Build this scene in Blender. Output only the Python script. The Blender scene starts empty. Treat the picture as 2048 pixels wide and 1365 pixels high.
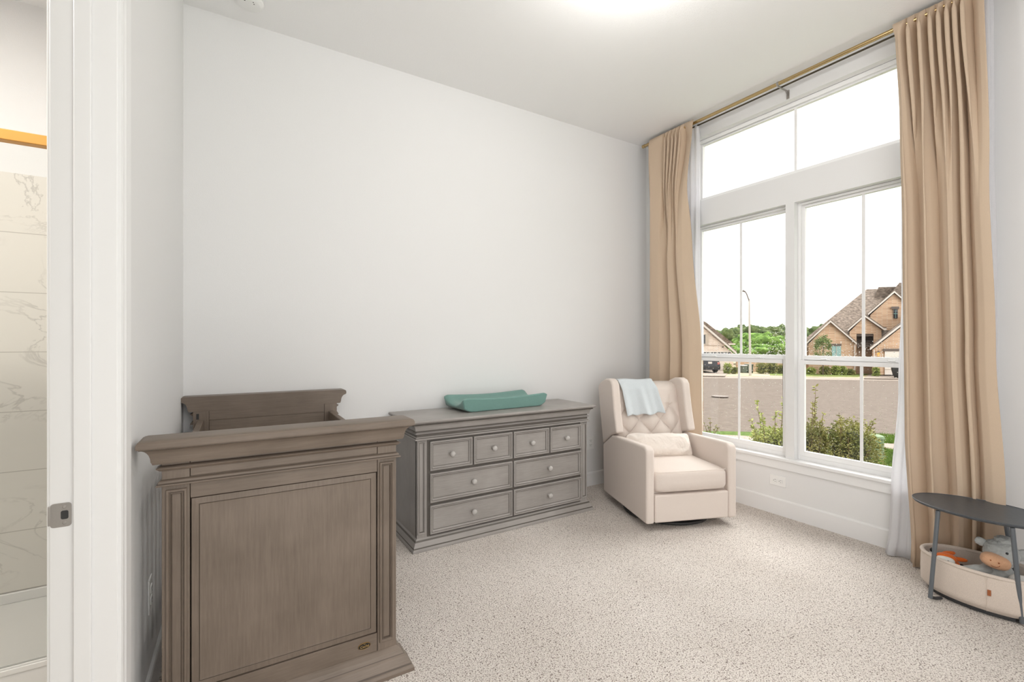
import bpy, bmesh, math, random
from math import sin, cos, pi, radians as R
from mathutils import Vector, Matrix, noise

S = bpy.context.scene
C = S.collection
rnd = random.Random(7)

# ------------------------------------------------------------------ camera
FPX, YAW, Y0PX, EYE = 934.0, R(31.7), 685.5, 1.24
cam_d = bpy.data.cameras.new('camera')
cam = bpy.data.objects.new('camera', cam_d)
C.objects.link(cam)
cam.location = (0, 0, EYE)
cam.rotation_euler = (R(90), 0, -YAW)
cam_d.sensor_width = 36.0
cam_d.lens = FPX / 2048.0 * 36.0
cam_d.shift_y = (Y0PX - 682.5) / 2048.0
cam_d.clip_end = 600
cam_d.clip_start = 0.02
S.camera = cam

# ------------------------------------------------------------------ world / light / exposure
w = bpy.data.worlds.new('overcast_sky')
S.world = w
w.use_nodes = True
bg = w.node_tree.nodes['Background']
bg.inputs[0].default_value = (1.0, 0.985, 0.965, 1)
# overcast sky, dimmed where the window shows it, brighter elsewhere to light the room
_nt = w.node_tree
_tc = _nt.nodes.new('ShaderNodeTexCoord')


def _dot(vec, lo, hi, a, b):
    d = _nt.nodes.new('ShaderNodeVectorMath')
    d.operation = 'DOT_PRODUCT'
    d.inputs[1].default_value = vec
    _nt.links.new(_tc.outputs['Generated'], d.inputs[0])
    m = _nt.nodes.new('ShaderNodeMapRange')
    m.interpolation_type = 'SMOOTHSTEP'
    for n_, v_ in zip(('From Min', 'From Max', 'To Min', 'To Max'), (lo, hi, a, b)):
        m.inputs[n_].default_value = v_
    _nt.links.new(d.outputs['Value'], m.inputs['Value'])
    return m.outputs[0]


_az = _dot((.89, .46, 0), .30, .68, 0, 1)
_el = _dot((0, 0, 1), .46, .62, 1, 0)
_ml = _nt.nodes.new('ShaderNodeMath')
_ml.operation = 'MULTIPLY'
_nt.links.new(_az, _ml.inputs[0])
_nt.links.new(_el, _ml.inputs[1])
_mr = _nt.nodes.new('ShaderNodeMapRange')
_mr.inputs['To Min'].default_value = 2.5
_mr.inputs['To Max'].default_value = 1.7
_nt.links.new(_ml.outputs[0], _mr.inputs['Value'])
# added bright patch, unseen and high on the window side, to light the room
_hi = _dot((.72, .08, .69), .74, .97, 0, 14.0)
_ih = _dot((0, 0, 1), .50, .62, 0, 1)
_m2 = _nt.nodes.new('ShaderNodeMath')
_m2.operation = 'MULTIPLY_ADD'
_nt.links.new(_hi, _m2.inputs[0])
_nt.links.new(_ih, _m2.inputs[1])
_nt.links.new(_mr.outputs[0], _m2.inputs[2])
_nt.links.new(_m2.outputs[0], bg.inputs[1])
S.view_settings.view_transform = 'Standard'
S.view_settings.look = 'None'
S.view_settings.gamma = 1
S.view_settings.exposure = 0.10
S.cycles.max_bounces = 10
S.cycles.diffuse_bounces = 6
S.cycles.transparent_max_bounces = 16
S.cycles.sample_clamp_indirect = 6
S.cycles.use_denoising = True

CEIL = 3.08


def area_light(name, loc, size, power, color=(1, .95, .88), rot=(0, 0, 0), shape='DISK', size_y=None):
    d = bpy.data.lights.new(name, 'AREA')
    d.shape = shape
    d.size = size
    if size_y:
        d.size_y = size_y
    d.energy = power
    d.color = color
    o = bpy.data.objects.new(name, d)
    o.location = loc
    o.rotation_euler = rot
    C.objects.link(o)
    return o


# the room's flush ceiling light (its glow is just above the frame)
_ld = bpy.data.lights.new('ceiling_lamp_light', 'POINT')
_ld.energy = 15
_ld.color = (1, .975, .94)
_ld.shadow_soft_size = 0.10
_lo = bpy.data.objects.new('ceiling_lamp_light', _ld)
_lo.location = (1.62, 1.50, CEIL - 0.20)
C.objects.link(_lo)
# light fitting of the bathroom
area_light('bathroom_lamp_light', (-1.15, 1.75, 2.80), 0.3, 34)


def P(px, py, t):
    """real point seen at a pixel of the 2048x1365 frame, t metres ahead of the camera"""
    u = (px - 1024) / FPX
    v = (Y0PX - py) / FPX
    s, c = sin(YAW), cos(YAW)
    return Vector(((s + u * c) * t, (c - u * s) * t, EYE + v * t))


# ------------------------------------------------------------------ helpers
def tag(o, label=None, cat=None, group=None, kind=None):
    if label: o['label'] = label
    if cat: o['category'] = cat
    if group: o['group'] = group
    if kind: o['kind'] = kind
    return o


def empty(name, loc=(0, 0, 0), rz=0.0, label=None, cat=None, group=None, kind=None):
    o = bpy.data.objects.new(name, None)
    o.empty_display_size = 0.1
    o.location = loc
    o.rotation_euler = (0, 0, rz)
    C.objects.link(o)
    return tag(o, label, cat, group, kind)


class MB:
    def __init__(self):
        self.v = []
        self.f = []
        self.dark = []       # faces that carry the second (glaze) material

    def add(self, vs, fs):
        n = len(self.v)
        self.v += [tuple(p) for p in vs]
        self.f += [tuple(i + n for i in f) for f in fs]
        return self

    def box(self, x0, x1, y0, y1, z0, z1):
        vs = [(x, y, z) for z in (z0, z1) for x, y in ((x0, y0), (x1, y0), (x1, y1), (x0, y1))]
        return self.add(vs, [(0, 3, 2, 1), (4, 5, 6, 7), (0, 1, 5, 4), (1, 2, 6, 5), (2, 3, 7, 6), (3, 0, 4, 7)])

    def prism(self, pts, axis, a, b):
        """2-D polygon pts extruded from a to b along axis ('x': pts are (y,z); 'y': (x,z); 'z': (x,y))"""
        n = len(pts)
        def m(p, q):
            return {'x': (q, p[0], p[1]), 'y': (p[0], q, p[1]), 'z': (p[0], p[1], q)}[axis]
        vs = [m(p, a) for p in pts] + [m(p, b) for p in pts]
        fs = [tuple(range(n))[::-1], tuple(range(n, 2 * n))]
        fs += [(i, (i + 1) % n, (i + 1) % n + n, i + n) for i in range(n)]
        return self.add(vs, fs)

    def ngon3(self, top, bot):
        """solid between two 3-D loops"""
        n = len(top)
        fs = [tuple(range(n)), tuple(range(n, 2 * n))[::-1]]
        fs += [((i + 1) % n, i, i + n, (i + 1) % n + n) for i in range(n)]
        return self.add(list(top) + list(bot), fs)

    def tube(self, pts, r, n=12, caps=True):
        pts = [Vector(p) for p in pts]
        rs = r if isinstance(r, (list, tuple)) else [r] * len(pts)
        rings = []
        up = None
        for i, p in enumerate(pts):
            a = pts[max(i - 1, 0)]
            b = pts[min(i + 1, len(pts) - 1)]
            d = (b - a).normalized()
            if up is None:
                up = Vector((0, 0, 1)) if abs(d.z) < .9 else Vector((1, 0, 0))
            x = d.cross(up).normalized()
            y = x.cross(d).normalized()
            up = y
            rings.append([p + (x * cos(2 * pi * k / n) + y * sin(2 * pi * k / n)) * rs[i] for k in range(n)])
        vs = [q for g in rings for q in g]
        fs = []
        for i in range(len(rings) - 1):
            for k in range(n):
                k2 = (k + 1) % n
                fs.append((i * n + k, i * n + k2, (i + 1) * n + k2, (i + 1) * n + k))
        if caps:
            fs.append(tuple(range(n))[::-1])
            fs.append(tuple(range((len(rings) - 1) * n, len(rings) * n)))
        return self.add(vs, fs)

    def lathe(self, prof, c=(0, 0, 0), axis='z', n=28):
        """prof: (radius, height)"""
        vs, fs = [], []
        for r, h in prof:
            for k in range(n):
                a = 2 * pi * k / n
                p = {'z': (r * cos(a), r * sin(a), h), 'y': (r * cos(a), h, -r * sin(a)), 'x': (h, r * cos(a), r * sin(a))}[axis]
                vs.append((p[0] + c[0], p[1] + c[1], p[2] + c[2]))
        for i in range(len(prof) - 1):
            for k in range(n):
                k2 = (k + 1) % n
                fs.append((i * n + k, i * n + k2, (i + 1) * n + k2, (i + 1) * n + k))
        fs.append(tuple(range(n))[::-1])
        fs.append(tuple(range((len(prof) - 1) * n, len(prof) * n)))
        return self.add(vs, fs)

    def moulding(self, x0, x1, yf, yb, prof, back=0.0, right=1.0, left=1.0, dark=()):
        """stack of rectangles grown by an offset at front (low y), left and right; prof: (offset, z)"""
        vs, fs = [], []
        for o, z in prof:
            vs += [(x0 - o * left, yb + o * back, z), (x0 - o * left, yf - o, z), (x1 + o * right, yf - o, z), (x1 + o * right, yb + o * back, z)]
        for i in range(len(prof) - 1):
            for k in range(4):
                k2 = (k + 1) % 4
                fs.append((i * 4 + k, (i + 1) * 4 + k, (i + 1) * 4 + k2, i * 4 + k2))
        fs.append((0, 1, 2, 3))
        n = (len(prof) - 1) * 4
        fs.append((n + 3, n + 2, n + 1, n))
        if prof[0][1] > prof[-1][1]:
            fs = [f[::-1] for f in fs]
        for i in dark:
            self.dark += [len(self.f) + i * 4 + k for k in range(3)]
        return self.add(vs, fs)

    def frame(self, x0, x1, z0, z1, prof, yback=None, dark=()):
        """picture-frame moulding facing -y; prof: (inset, y) from outer edge inwards, last ring is filled"""
        vs, fs = [], []
        if yback is not None:
            prof = [(prof[0][0], yback)] + list(prof)
        for i_, y in prof:
            vs += [(x0 + i_, y, z0 + i_), (x1 - i_, y, z0 + i_), (x1 - i_, y, z1 - i_), (x0 + i_, y, z1 - i_)]
        for i in range(len(prof) - 1):
            for k in range(4):
                k2 = (k + 1) % 4
                fs.append((i * 4 + k, i * 4 + k2, (i + 1) * 4 + k2, (i + 1) * 4 + k))
        n = (len(prof) - 1) * 4
        fs.append((n, n + 1, n + 2, n + 3))
        o_ = 1 if yback is not None else 0
        for i in dark:
            self.dark += [len(self.f) + (i + o_) * 4 + k for k in range(4)]
        return self.add(vs, fs)

    def grid(self, fn, nu, nv, closed_u=False):
        vs = [fn(i / (nu if closed_u else nu - 1), j / (nv - 1)) for j in range(nv) for i in range(nu)]
        fs = []
        for j in range(nv - 1):
            for i in range(nu if closed_u else nu - 1):
                i2 = (i + 1) % nu
                fs.append((j * nu + i, j * nu + i2, (j + 1) * nu + i2, (j + 1) * nu + i))
        return self.add(vs, fs)

    def superq(self, c, a, b, h, e1=1.0, e2=1.0, nu=32, nv=18, warp=None, rot=None):
        """superellipsoid; e<1 boxier; warp(x,y,z)->(x,y,z) in unit local coords; rot: Matrix"""
        def sg(x, e):
            return math.copysign(abs(x) ** e, x)
        c = Vector(c)
        vs, fs = [], []
        for j in range(nv + 1):
            ph = -pi / 2 + pi * j / nv
            for i in range(nu):
                th = 2 * pi * i / nu
                x = sg(cos(ph), e1) * sg(cos(th), e2)
                y = sg(cos(ph), e1) * sg(sin(th), e2)
                z = sg(sin(ph), e1)
                if warp:
                    x, y, z = warp(x, y, z)
                p = Vector((x * a, y * b, z * h))
                if rot is not None:
                    p = rot @ p
                vs.append(c + p)
        for j in range(nv):
            for i in range(nu):
                i2 = (i + 1) % nu
                fs.append((j * nu + i, j * nu + i2, (j + 1) * nu + i2, (j + 1) * nu + i))
        return self.add(vs, fs)

    def xf(self, M):
        self.v = [tuple(M @ Vector(p)) for p in self.v]
        return self

    def build(self, name, mat, parent=None, smooth=False, bevel=0.0, seg=2, subsurf=0, solid=0.0, fixn=True, merge=True, glaze=None):
        me = bpy.data.meshes.new(name)
        me.from_pydata(self.v, [], self.f)
        if glaze is not None:
            for i in self.dark:
                me.polygons[i].material_index = 1
        bm = bmesh.new()
        bm.from_mesh(me)
        if merge:
            bmesh.ops.remove_doubles(bm, verts=bm.verts, dist=1e-6)
        if fixn:
            bmesh.ops.recalc_face_normals(bm, faces=bm.faces)
        bm.to_mesh(me)
        bm.free()
        me.materials.append(mat)
        if glaze is not None:
            me.materials.append(glaze)
        if smooth:
            for p in me.polygons:
                p.use_smooth = True
            if smooth != 'all':
                me.set_sharp_from_angle(angle=R(24 if smooth == 'cap' else 38))
        o = bpy.data.objects.new(name, me)
        C.objects.link(o)
        if parent is not None:
            o.parent = parent
        if solid:
            m = o.modifiers.new('solid', 'SOLIDIFY')
            m.thickness = solid
            m.offset = 0
        if bevel:
            m = o.modifiers.new('bevel', 'BEVEL')
            m.width = bevel
            m.segments = seg
            m.limit_method = 'ANGLE'
            m.angle_limit = R(35)
            m.harden_normals = False
            for p in me.polygons:
                p.use_smooth = True
            me.set_sharp_from_angle(angle=R(60))
        if subsurf:
            m = o.modifiers.new('sub', 'SUBSURF')
            m.levels = subsurf
            m.render_levels = subsurf
        return o


def struct(name, mb, mat, parent=None, **k):
    o = mb.build(name, mat, parent, **k)
    if parent is None:
        o['kind'] = 'structure'
    return o


def copy_tree(o, parent=None):
    c = o.copy()
    C.objects.link(c)
    c.parent = parent
    for ch in list(o.children):
        copy_tree(ch, c)
    return c


# ------------------------------------------------------------------ materials
def newmat(name):
    m = bpy.data.materials.new(name)
    m.use_nodes = True
    nt = m.node_tree
    return m, nt, nt.nodes['Principled BSDF']


def sock(nt, v):
    return v


def N(nt, typ, **kw):
    n = nt.nodes.new(typ)
    for k, v in kw.items():
        if k.startswith('_'):
            setattr(n, k[1:], v)
        else:
            n.inputs[k.replace('_', ' ')].default_value = v
    return n


def coords(nt, scale=(1, 1, 1), rot=(0, 0, 0)):
    t = nt.nodes.new('ShaderNodeTexCoord')
    mp = nt.nodes.new('ShaderNodeMapping')
    mp.inputs['Scale'].default_value = scale
    mp.inputs['Rotation'].default_value = rot
    nt.links.new(t.outputs['Object'], mp.inputs['Vector'])
    return mp.outputs['Vector']


def ramp(nt, fac, stops):
    r = nt.nodes.new('ShaderNodeValToRGB')
    el = r.color_ramp.elements
    while len(el) < len(stops):
        el.new(0.5)
    for e, (p, c) in zip(el, stops):
        e.position = p
        e.color = (*c, 1) if len(c) == 3 else c
    nt.links.new(fac, r.inputs['Fac'])
    return r.outputs['Color']


def bump(nt, bsdf, h, strength=0.3, dist=0.01, prev=None):
    b = nt.nodes.new('ShaderNodeBump')
    b.inputs['Strength'].default_value = strength
    b.inputs['Distance'].default_value = dist
    nt.links.new(h, b.inputs['Height'])
    if prev is not None:
        nt.links.new(prev, b.inputs['Normal'])
    nt.links.new(b.outputs['Normal'], bsdf.inputs['Normal'])
    return b.outputs['Normal']


def mat_plain(name, col, rough=0.5, metal=0.0, nscale=0, nbump=0.0, var=0.0, spec=0.5, sheen=0.0):
    m, nt, b = newmat(name)
    b.inputs['Base Color'].default_value = (*col, 1)
    b.inputs['Roughness'].default_value = rough
    b.inputs['Metallic'].default_value = metal
    b.inputs['Specular IOR Level'].default_value = spec
    if sheen:
        b.inputs['Sheen Weight'].default_value = sheen
    if nscale:
        v = coords(nt)
        n = N(nt, 'ShaderNodeTexNoise', Scale=nscale, Detail=4.0)
        nt.links.new(v, n.inputs['Vector'])
        if nbump:
            bump(nt, b, n.outputs['Fac'], nbump, 0.004)
        if var:
            c0 = tuple(max(0, x * (1 - var)) for x in col)
            c1 = tuple(min(1, x * (1 + var)) for x in col)
            nt.links.new(ramp(nt, n.outputs['Fac'], [(0.3, c0), (0.7, c1)]), b.inputs['Base Color'])
    return m


def mat_paint(name, col, rough=0.6, tex=220, bs=0.12):
    m, nt, b = newmat(name)
    b.inputs['Base Color'].default_value = (*col, 1)
    b.inputs['Roughness'].default_value = rough
    b.inputs['Specular IOR Level'].default_value = 0.3
    v = coords(nt)
    n = N(nt, 'ShaderNodeTexNoise', Scale=tex, Detail=2.0)
    nt.links.new(v, n.inputs['Vector'])
    bump(nt, b, n.outputs['Fac'], bs, 0.003)
    return m


def mat_wood(name, c_dark, c_light, grain='x', rough=0.45, linen=False):
    m, nt, b = newmat(name)
    sc = {'x': (3, 60, 60), 'z': (60, 60, 3), 'y': (60, 3, 60)}[grain]
    v = coords(nt, sc)
    n = N(nt, 'ShaderNodeTexNoise', Scale=3.0, Detail=6.0, Roughness=0.65)
    nt.links.new(v, n.inputs['Vector'])
    v2 = coords(nt)
    n2 = N(nt, 'ShaderNodeTexNoise', Scale=5.0, Detail=3.0)
    nt.links.new(v2, n2.inputs['Vector'])
    mix = N(nt, 'ShaderNodeMath', _operation='MULTIPLY_ADD')
    mix.inputs[1].default_value = 0.5
    nt.links.new(n.outputs['Fac'], mix.inputs[0])
    m2 = N(nt, 'ShaderNodeMath', _operation='MULTIPLY')
    m2.inputs[1].default_value = 0.5
    nt.links.new(n2.outputs['Fac'], m2.inputs[0])
    nt.links.new(m2.outputs[0], mix.inputs[2])
    nt.links.new(ramp(nt, mix.outputs[0], [(0.32, c_dark), (0.68, c_light)]), b.inputs['Base Color'])
    b.inputs['Roughness'].default_value = rough
    b.inputs['Specular IOR Level'].default_value = 0.35
    bump(nt, b, n.outputs['Fac'], 0.03, 0.002)
    return m


def mat_fabric(name, col, rough=0.9, weave=700, bs=0.25, wr=0.0, wscale=9, sheen=0.15, trans=0.0):
    m, nt, b = newmat(name)
    b.inputs['Base Color'].default_value = (*col, 1)
    b.inputs['Roughness'].default_value = rough
    b.inputs['Specular IOR Level'].default_value = 0.15
    b.inputs['Sheen Weight'].default_value = sheen
    v = coords(nt)
    n = N(nt, 'ShaderNodeTexNoise', Scale=weave, Detail=2.0)
    nt.links.new(v, n.inputs['Vector'])
    c0 = tuple(x * 0.93 for x in col)
    c1 = tuple(min(1, x * 1.05) for x in col)
    nt.links.new(ramp(nt, n.outputs['Fac'], [(0.35, c0), (0.65, c1)]), b.inputs['Base Color'])
    prev = bump(nt, b, n.outputs['Fac'], bs, 0.0015)
    if wr:
        n2 = N(nt, 'ShaderNodeTexNoise', Scale=wscale, Detail=3.0, Distortion=0.6)
        nt.links.new(v, n2.inputs['Vector'])
        bump(nt, b, n2.outputs['Fac'], wr, 0.02, prev)
    if trans:
        tr = nt.nodes.new('ShaderNodeBsdfTranslucent')
        tr.inputs[0].default_value = (*col, 1)
        mx = nt.nodes.new('ShaderNodeMixShader')
        mx.inputs[0].default_value = trans
        out = nt.nodes['Material Output']
        nt.links.new(b.outputs[0], mx.inputs[1])
        nt.links.new(tr.outputs[0], mx.inputs[2])
        nt.links.new(mx.outputs[0], out.inputs[0])
    return m


M = {}
M['wall'] = mat_paint('wall_paint', (.765, .765, .765))
M['ceil'] = mat_paint('ceiling_paint', (.87, .87, .87), 0.7, 140, 0.2)
M['trim'] = mat_plain('white_trim', (.80, .80, .80), 0.32)
M['vinyl'] = mat_plain('window_vinyl', (.86, .86, .86), 0.3)
M['plate'] = mat_plain('outlet_plastic', (.82, .82, .81), 0.3)
M['slot'] = mat_plain('outlet_slot', (.03, .03, .03), 0.6)
M['crib'] = mat_wood('crib_wood', (.135, .105, .081), (.212, .168, .134), 'x', 0.42)
M['crib_v'] = mat_wood('crib_wood_upright', (.135, .105, .081), (.212, .168, .134), 'z', 0.42)
M['dresser'] = mat_wood('dresser_wood', (.265, .245, .228), (.370, .348, .330), 'x', 0.4)
M['dresser_v'] = mat_wood('dresser_wood_upright', (.265, .245, .228), (.370, .348, .330), 'z', 0.4)
M['glaze'] = mat_plain('dark_glaze_gap_shade', (.105, .092, .080), 0.5)
M['glaze_crib'] = mat_plain('dark_brown_glaze', (.092, .070, .054), 0.5)
M['knob'] = mat_plain('knob_wood', (.46, .44, .42), 0.28)
M['pad'] = mat_fabric('teal_terry', (.165, .30, .268), weave=420, bs=0.5, wr=0.15, sheen=0.3)
M['chair'] = mat_fabric('cream_linen', (.72, .64, .585), weave=800, bs=0.2, wr=0.12, wscale=7)
M['chair_dark'] = mat_plain('chair_base_black', (.03, .03, .03), 0.5)
M['pillow'] = mat_fabric('cream_pillow_linen', (.78, .71, .65), weave=800, bs=0.2, wr=0.9, wscale=11)
M['blanket'] = mat_fabric('pale_blue_knit', (.62, .67, .70), weave=420, bs=0.5, wr=0.1)
M['drape'] = mat_fabric('beige_drape', (.60, .47, .35), rough=0.8, weave=900, bs=0.1, wr=0.06, wscale=3, sheen=0.1, trans=0.05)
M['sheer'] = mat_fabric('white_sheer', (.88, .88, .90), rough=0.9, weave=600, bs=0.1, sheen=0.1, trans=0.45)
M['gold'] = mat_plain('brushed_gold', (.52, .38, .19), 0.25, 1.0)
M['gold_bar'] = mat_plain('satin_gold_bar', (.60, .30, .07), 0.45, 0.35)
M['bronze'] = mat_plain('dark_bronze', (.10, .085, .06), 0.4, 0.8)
M['nickel'] = mat_plain('satin_nickel', (.42, .40, .38), 0.38, 0.9, 300, 0.05)
M['slate'] = mat_plain('slate_metal', (.060, .068, .078), 0.38, 0.0, 60, 0.05, 0.12)
M['table_leg'] = mat_plain('slate_leg_metal', (.105, .117, .130), 0.4)
M['rubber'] = mat_plain('black_rubber', (.03, .03, .032), 0.6)
M['basket'] = mat_fabric('oat_canvas', (.60, .52, .455), weave=350, bs=0.5, wr=0.15, wscale=5)
M['leather'] = mat_plain('tan_leather', (.30, .09, .025), 0.5)
M['plush'] = mat_fabric('grey_plush', (.40, .41, .40), weave=90, bs=1.0, sheen=0.4)
M['plush_light'] = mat_fabric('pale_plush', (.62, .61, .58), weave=160, bs=0.8, sheen=0.4)
M['peach'] = mat_fabric('peach_plush', (.62, .36, .22), weave=300, bs=0.3, sheen=0.2)
M['orange'] = mat_fabric('orange_plush', (.62, .13, .02), weave=300, bs=0.5, sheen=0.2)
M['white_plush'] = mat_fabric('white_plush', (.75, .73, .69), weave=300, bs=0.4)
M['black'] = mat_plain('black_bead', (.01, .01, .012), 0.25)
M['lampglass'] = None


def mat_emit(name, col, s):
    m = bpy.data.materials.new(name)
    m.use_nodes = True
    nt = m.node_tree
    e = nt.nodes.new('ShaderNodeEmission')
    e.inputs[0].default_value = (*col, 1)
    e.inputs[1].default_value = s
    nt.links.new(e.outputs[0], nt.nodes['Material Output'].inputs[0])
    return m


def mat_carpet():
    m, nt, b = newmat('carpet')
    v = coords(nt)
    n1 = N(nt, 'ShaderNodeTexNoise', Scale=60.0, Detail=2.0)
    nt.links.new(v, n1.inputs['Vector'])
    vadd = N(nt, 'ShaderNodeVectorMath', _operation='MULTIPLY_ADD')
    nt.links.new(n1.outputs['Color'], vadd.inputs[0])
    vadd.inputs[1].default_value = (.012, .012, .012)
    nt.links.new(v, vadd.inputs[2])
    vo = N(nt, 'ShaderNodeTexVoronoi', Scale=210.0)
    nt.links.new(vadd.outputs[0], vo.inputs['Vector'])
    n3 = N(nt, 'ShaderNodeTexNoise', Scale=170.0, Detail=3.0, Roughness=0.7)
    nt.links.new(v, n3.inputs['Vector'])
    ad = N(nt, 'ShaderNodeMath', _operation='MULTIPLY_ADD')
    nt.links.new(vo.outputs['Distance'], ad.inputs[0])
    ad.inputs[1].default_value = 0.55
    nt.links.new(n3.outputs['Fac'], ad.inputs[2])
    n2 = N(nt, 'ShaderNodeTexNoise', Scale=2.2, Detail=3.0)
    nt.links.new(v, n2.inputs['Vector'])
    base = ramp(nt, ad.outputs[0], [(0.48, (.90, .85, .80)), (0.74, (.82, .765, .715)), (0.93, (.50, .44, .40)), (1.04, (.20, .165, .145))])
    big = ramp(nt, n2.outputs['Fac'], [(0.3, (.90, .89, .88)), (0.7, (1, 1, 1))])
    mul = N(nt, 'ShaderNodeMix', _data_type='RGBA', _blend_type='MULTIPLY')
    mul.inputs[0].default_value = 1.0
    nt.links.new(base, mul.inputs[6])
    nt.links.new(big, mul.inputs[7])
    nt.links.new(mul.outputs[2], b.inputs['Base Color'])
    b.inputs['Roughness'].default_value = 0.95
    b.inputs['Specular IOR Level'].default_value = 0.05
    inv = N(nt, 'ShaderNodeMath', _operation='SUBTRACT')
    inv.inputs[0].default_value = 1.0
    nt.links.new(ad.outputs[0], inv.inputs[1])
    bump(nt, b, inv.outputs[0], 0.9, 0.006)
    return m


def mat_tile(z0, pitch):
    m, nt, b = newmat('marble_tile')
    v = coords(nt)
    n = N(nt, 'ShaderNodeTexNoise', Scale=1.7, Detail=8.0, Roughness=0.62, Distortion=1.3)
    mp = nt.nodes.new('ShaderNodeMapping')
    mp.inputs['Rotation'].default_value = (0, R(35), 0)
    mp.inputs['Scale'].default_value = (1, 1, 2.1)
    nt.links.new(v, mp.inputs['Vector'])
    nt.links.new(mp.outputs[0], n.inputs['Vector'])
    vein = ramp(nt, n.outputs['Fac'], [(0.484, (0, 0, 0)), (0.496, (.42, .42, .42)), (0.501, (0.45, .45, .45)), (0.512, (0, 0, 0))])
    n2 = N(nt, 'ShaderNodeTexNoise', Scale=2.3, Detail=2.0)
    nt.links.new(v, n2.inputs['Vector'])
    msk = ramp(nt, n2.outputs['Fac'], [(0.45, (0, 0, 0)), (0.62, (1, 1, 1))])
    mm = N(nt, 'ShaderNodeMix', _data_type='RGBA', _blend_type='MULTIPLY')
    mm.inputs[0].default_value = 1
    nt.links.new(vein, mm.inputs[6])
    nt.links.new(msk, mm.inputs[7])
    col = N(nt, 'ShaderNodeMix', _data_type='RGBA')
    col.inputs[6].default_value = (.74, .71, .66, 1)
    col.inputs[7].default_value = (.30, .28, .26, 1)
    nt.links.new(mm.outputs[2], col.inputs[0])
    # horizontal joints
    sx = nt.nodes.new('ShaderNodeSeparateXYZ')
    nt.links.new(v, sx.inputs[0])
    a = N(nt, 'ShaderNodeMath', _operation='SUBTRACT')
    nt.links.new(sx.outputs[2], a.inputs[0])
    a.inputs[1].default_value = z0
    d = N(nt, 'ShaderNodeMath', _operation='DIVIDE')
    nt.links.new(a.outputs[0], d.inputs[0])
    d.inputs[1].default_value = pitch
    fr = N(nt, 'ShaderNodeMath', _operation='FRACT')
    nt.links.new(d.outputs[0], fr.inputs[0])
    lt = N(nt, 'ShaderNodeMath', _operation='LESS_THAN')
    nt.links.new(fr.outputs[0], lt.inputs[0])
    lt.inputs[1].default_value = 0.013
    c2 = N(nt, 'ShaderNodeMix', _data_type='RGBA')
    nt.links.new(lt.outputs[0], c2.inputs[0])
    nt.links.new(col.outputs[2], c2.inputs[6])
    c2.inputs[7].default_value = (.50, .47, .43, 1)
    nt.links.new(c2.outputs[2], b.inputs['Base Color'])
    b.inputs['Roughness'].default_value = 0.18
    return m


def mat_brick(name, c1, c2, mortar, scale=1.0, bump_s=0.3):
    m, nt, b = newmat(name)
    t = nt.nodes.new('ShaderNodeTexCoord')
    sx = nt.nodes.new('ShaderNodeSeparateXYZ')
    nt.links.new(t.outputs['Object'], sx.inputs[0])
    ad = N(nt, 'ShaderNodeMath', _operation='ADD')
    nt.links.new(sx.outputs[0], ad.inputs[0])
    nt.links.new(sx.outputs[1], ad.inputs[1])
    cx = nt.nodes.new('ShaderNodeCombineXYZ')
    nt.links.new(ad.outputs[0], cx.inputs[0])
    nt.links.new(sx.outputs[2], cx.inputs[1])
    br = nt.nodes.new('ShaderNodeTexBrick')
    nt.links.new(cx.outputs[0], br.inputs['Vector'])
    br.inputs['Scale'].default_value = 1.0
    br.inputs['Brick Width'].default_value = 0.24 * scale
    br.inputs['Row Height'].default_value = 0.08 * scale
    br.inputs['Mortar Size'].default_value = 0.008 * scale
    br.inputs['Color1'].default_value = (*c1, 1)
    br.inputs['Color2'].default_value = (*c2, 1)
    br.inputs['Mortar'].default_value = (*mortar, 1)
    nt.links.new(br.outputs['Color'], b.inputs['Base Color'])
    b.inputs['Roughness'].default_value = 0.9
    b.inputs['Specular IOR Level'].default_value = 0.1
    return m


def mat_noise2(name, c0, c1, scale, lo=0.35, hi=0.65, detail=6, rough=0.95, bs=0.0, stretch=(1, 1, 1), spec=0.1):
    m, nt, b = newmat(name)
    v = coords(nt, stretch)
    n = N(nt, 'ShaderNodeTexNoise', Scale=scale, Detail=float(detail), Roughness=0.65)
    nt.links.new(v, n.inputs['Vector'])
    nt.links.new(ramp(nt, n.outputs['Fac'], [(lo, c0), (hi, c1)]), b.inputs['Base Color'])
    b.inputs['Roughness'].default_value = rough
    b.inputs['Specular IOR Level'].default_value = spec
    if bs:
        bump(nt, b, n.outputs['Fac'], bs, 0.05)
    return m


def mat_glass(name, tint=(1, 1, 1), fres=1.45):
    m = bpy.data.materials.new(name)
    m.use_nodes = True
    nt = m.node_tree
    nt.nodes.remove(nt.nodes['Principled BSDF'])
    tr = nt.nodes.new('ShaderNodeBsdfTransparent')
    tr.inputs[0].default_value = (*tint, 1)
    gl = nt.nodes.new('ShaderNodeBsdfGlossy')
    gl.inputs['Roughness'].default_value = 0.02
    fr = nt.nodes.new('ShaderNodeFresnel')
    fr.inputs[0].default_value = fres
    ml = N(nt, 'ShaderNodeMath', _operation='MULTIPLY')
    ml.inputs[1].default_value = 0.5
    nt.links.new(fr.outputs[0], ml.inputs[0])
    mx = nt.nodes.new('ShaderNodeMixShader')
    nt.links.new(ml.outputs[0], mx.inputs[0])
    nt.links.new(tr.outputs[0], mx.inputs[1])
    nt.links.new(gl.outputs[0], mx.inputs[2])
    nt.links.new(mx.outputs[0], nt.nodes['Material Output'].inputs[0])
    return m


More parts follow.
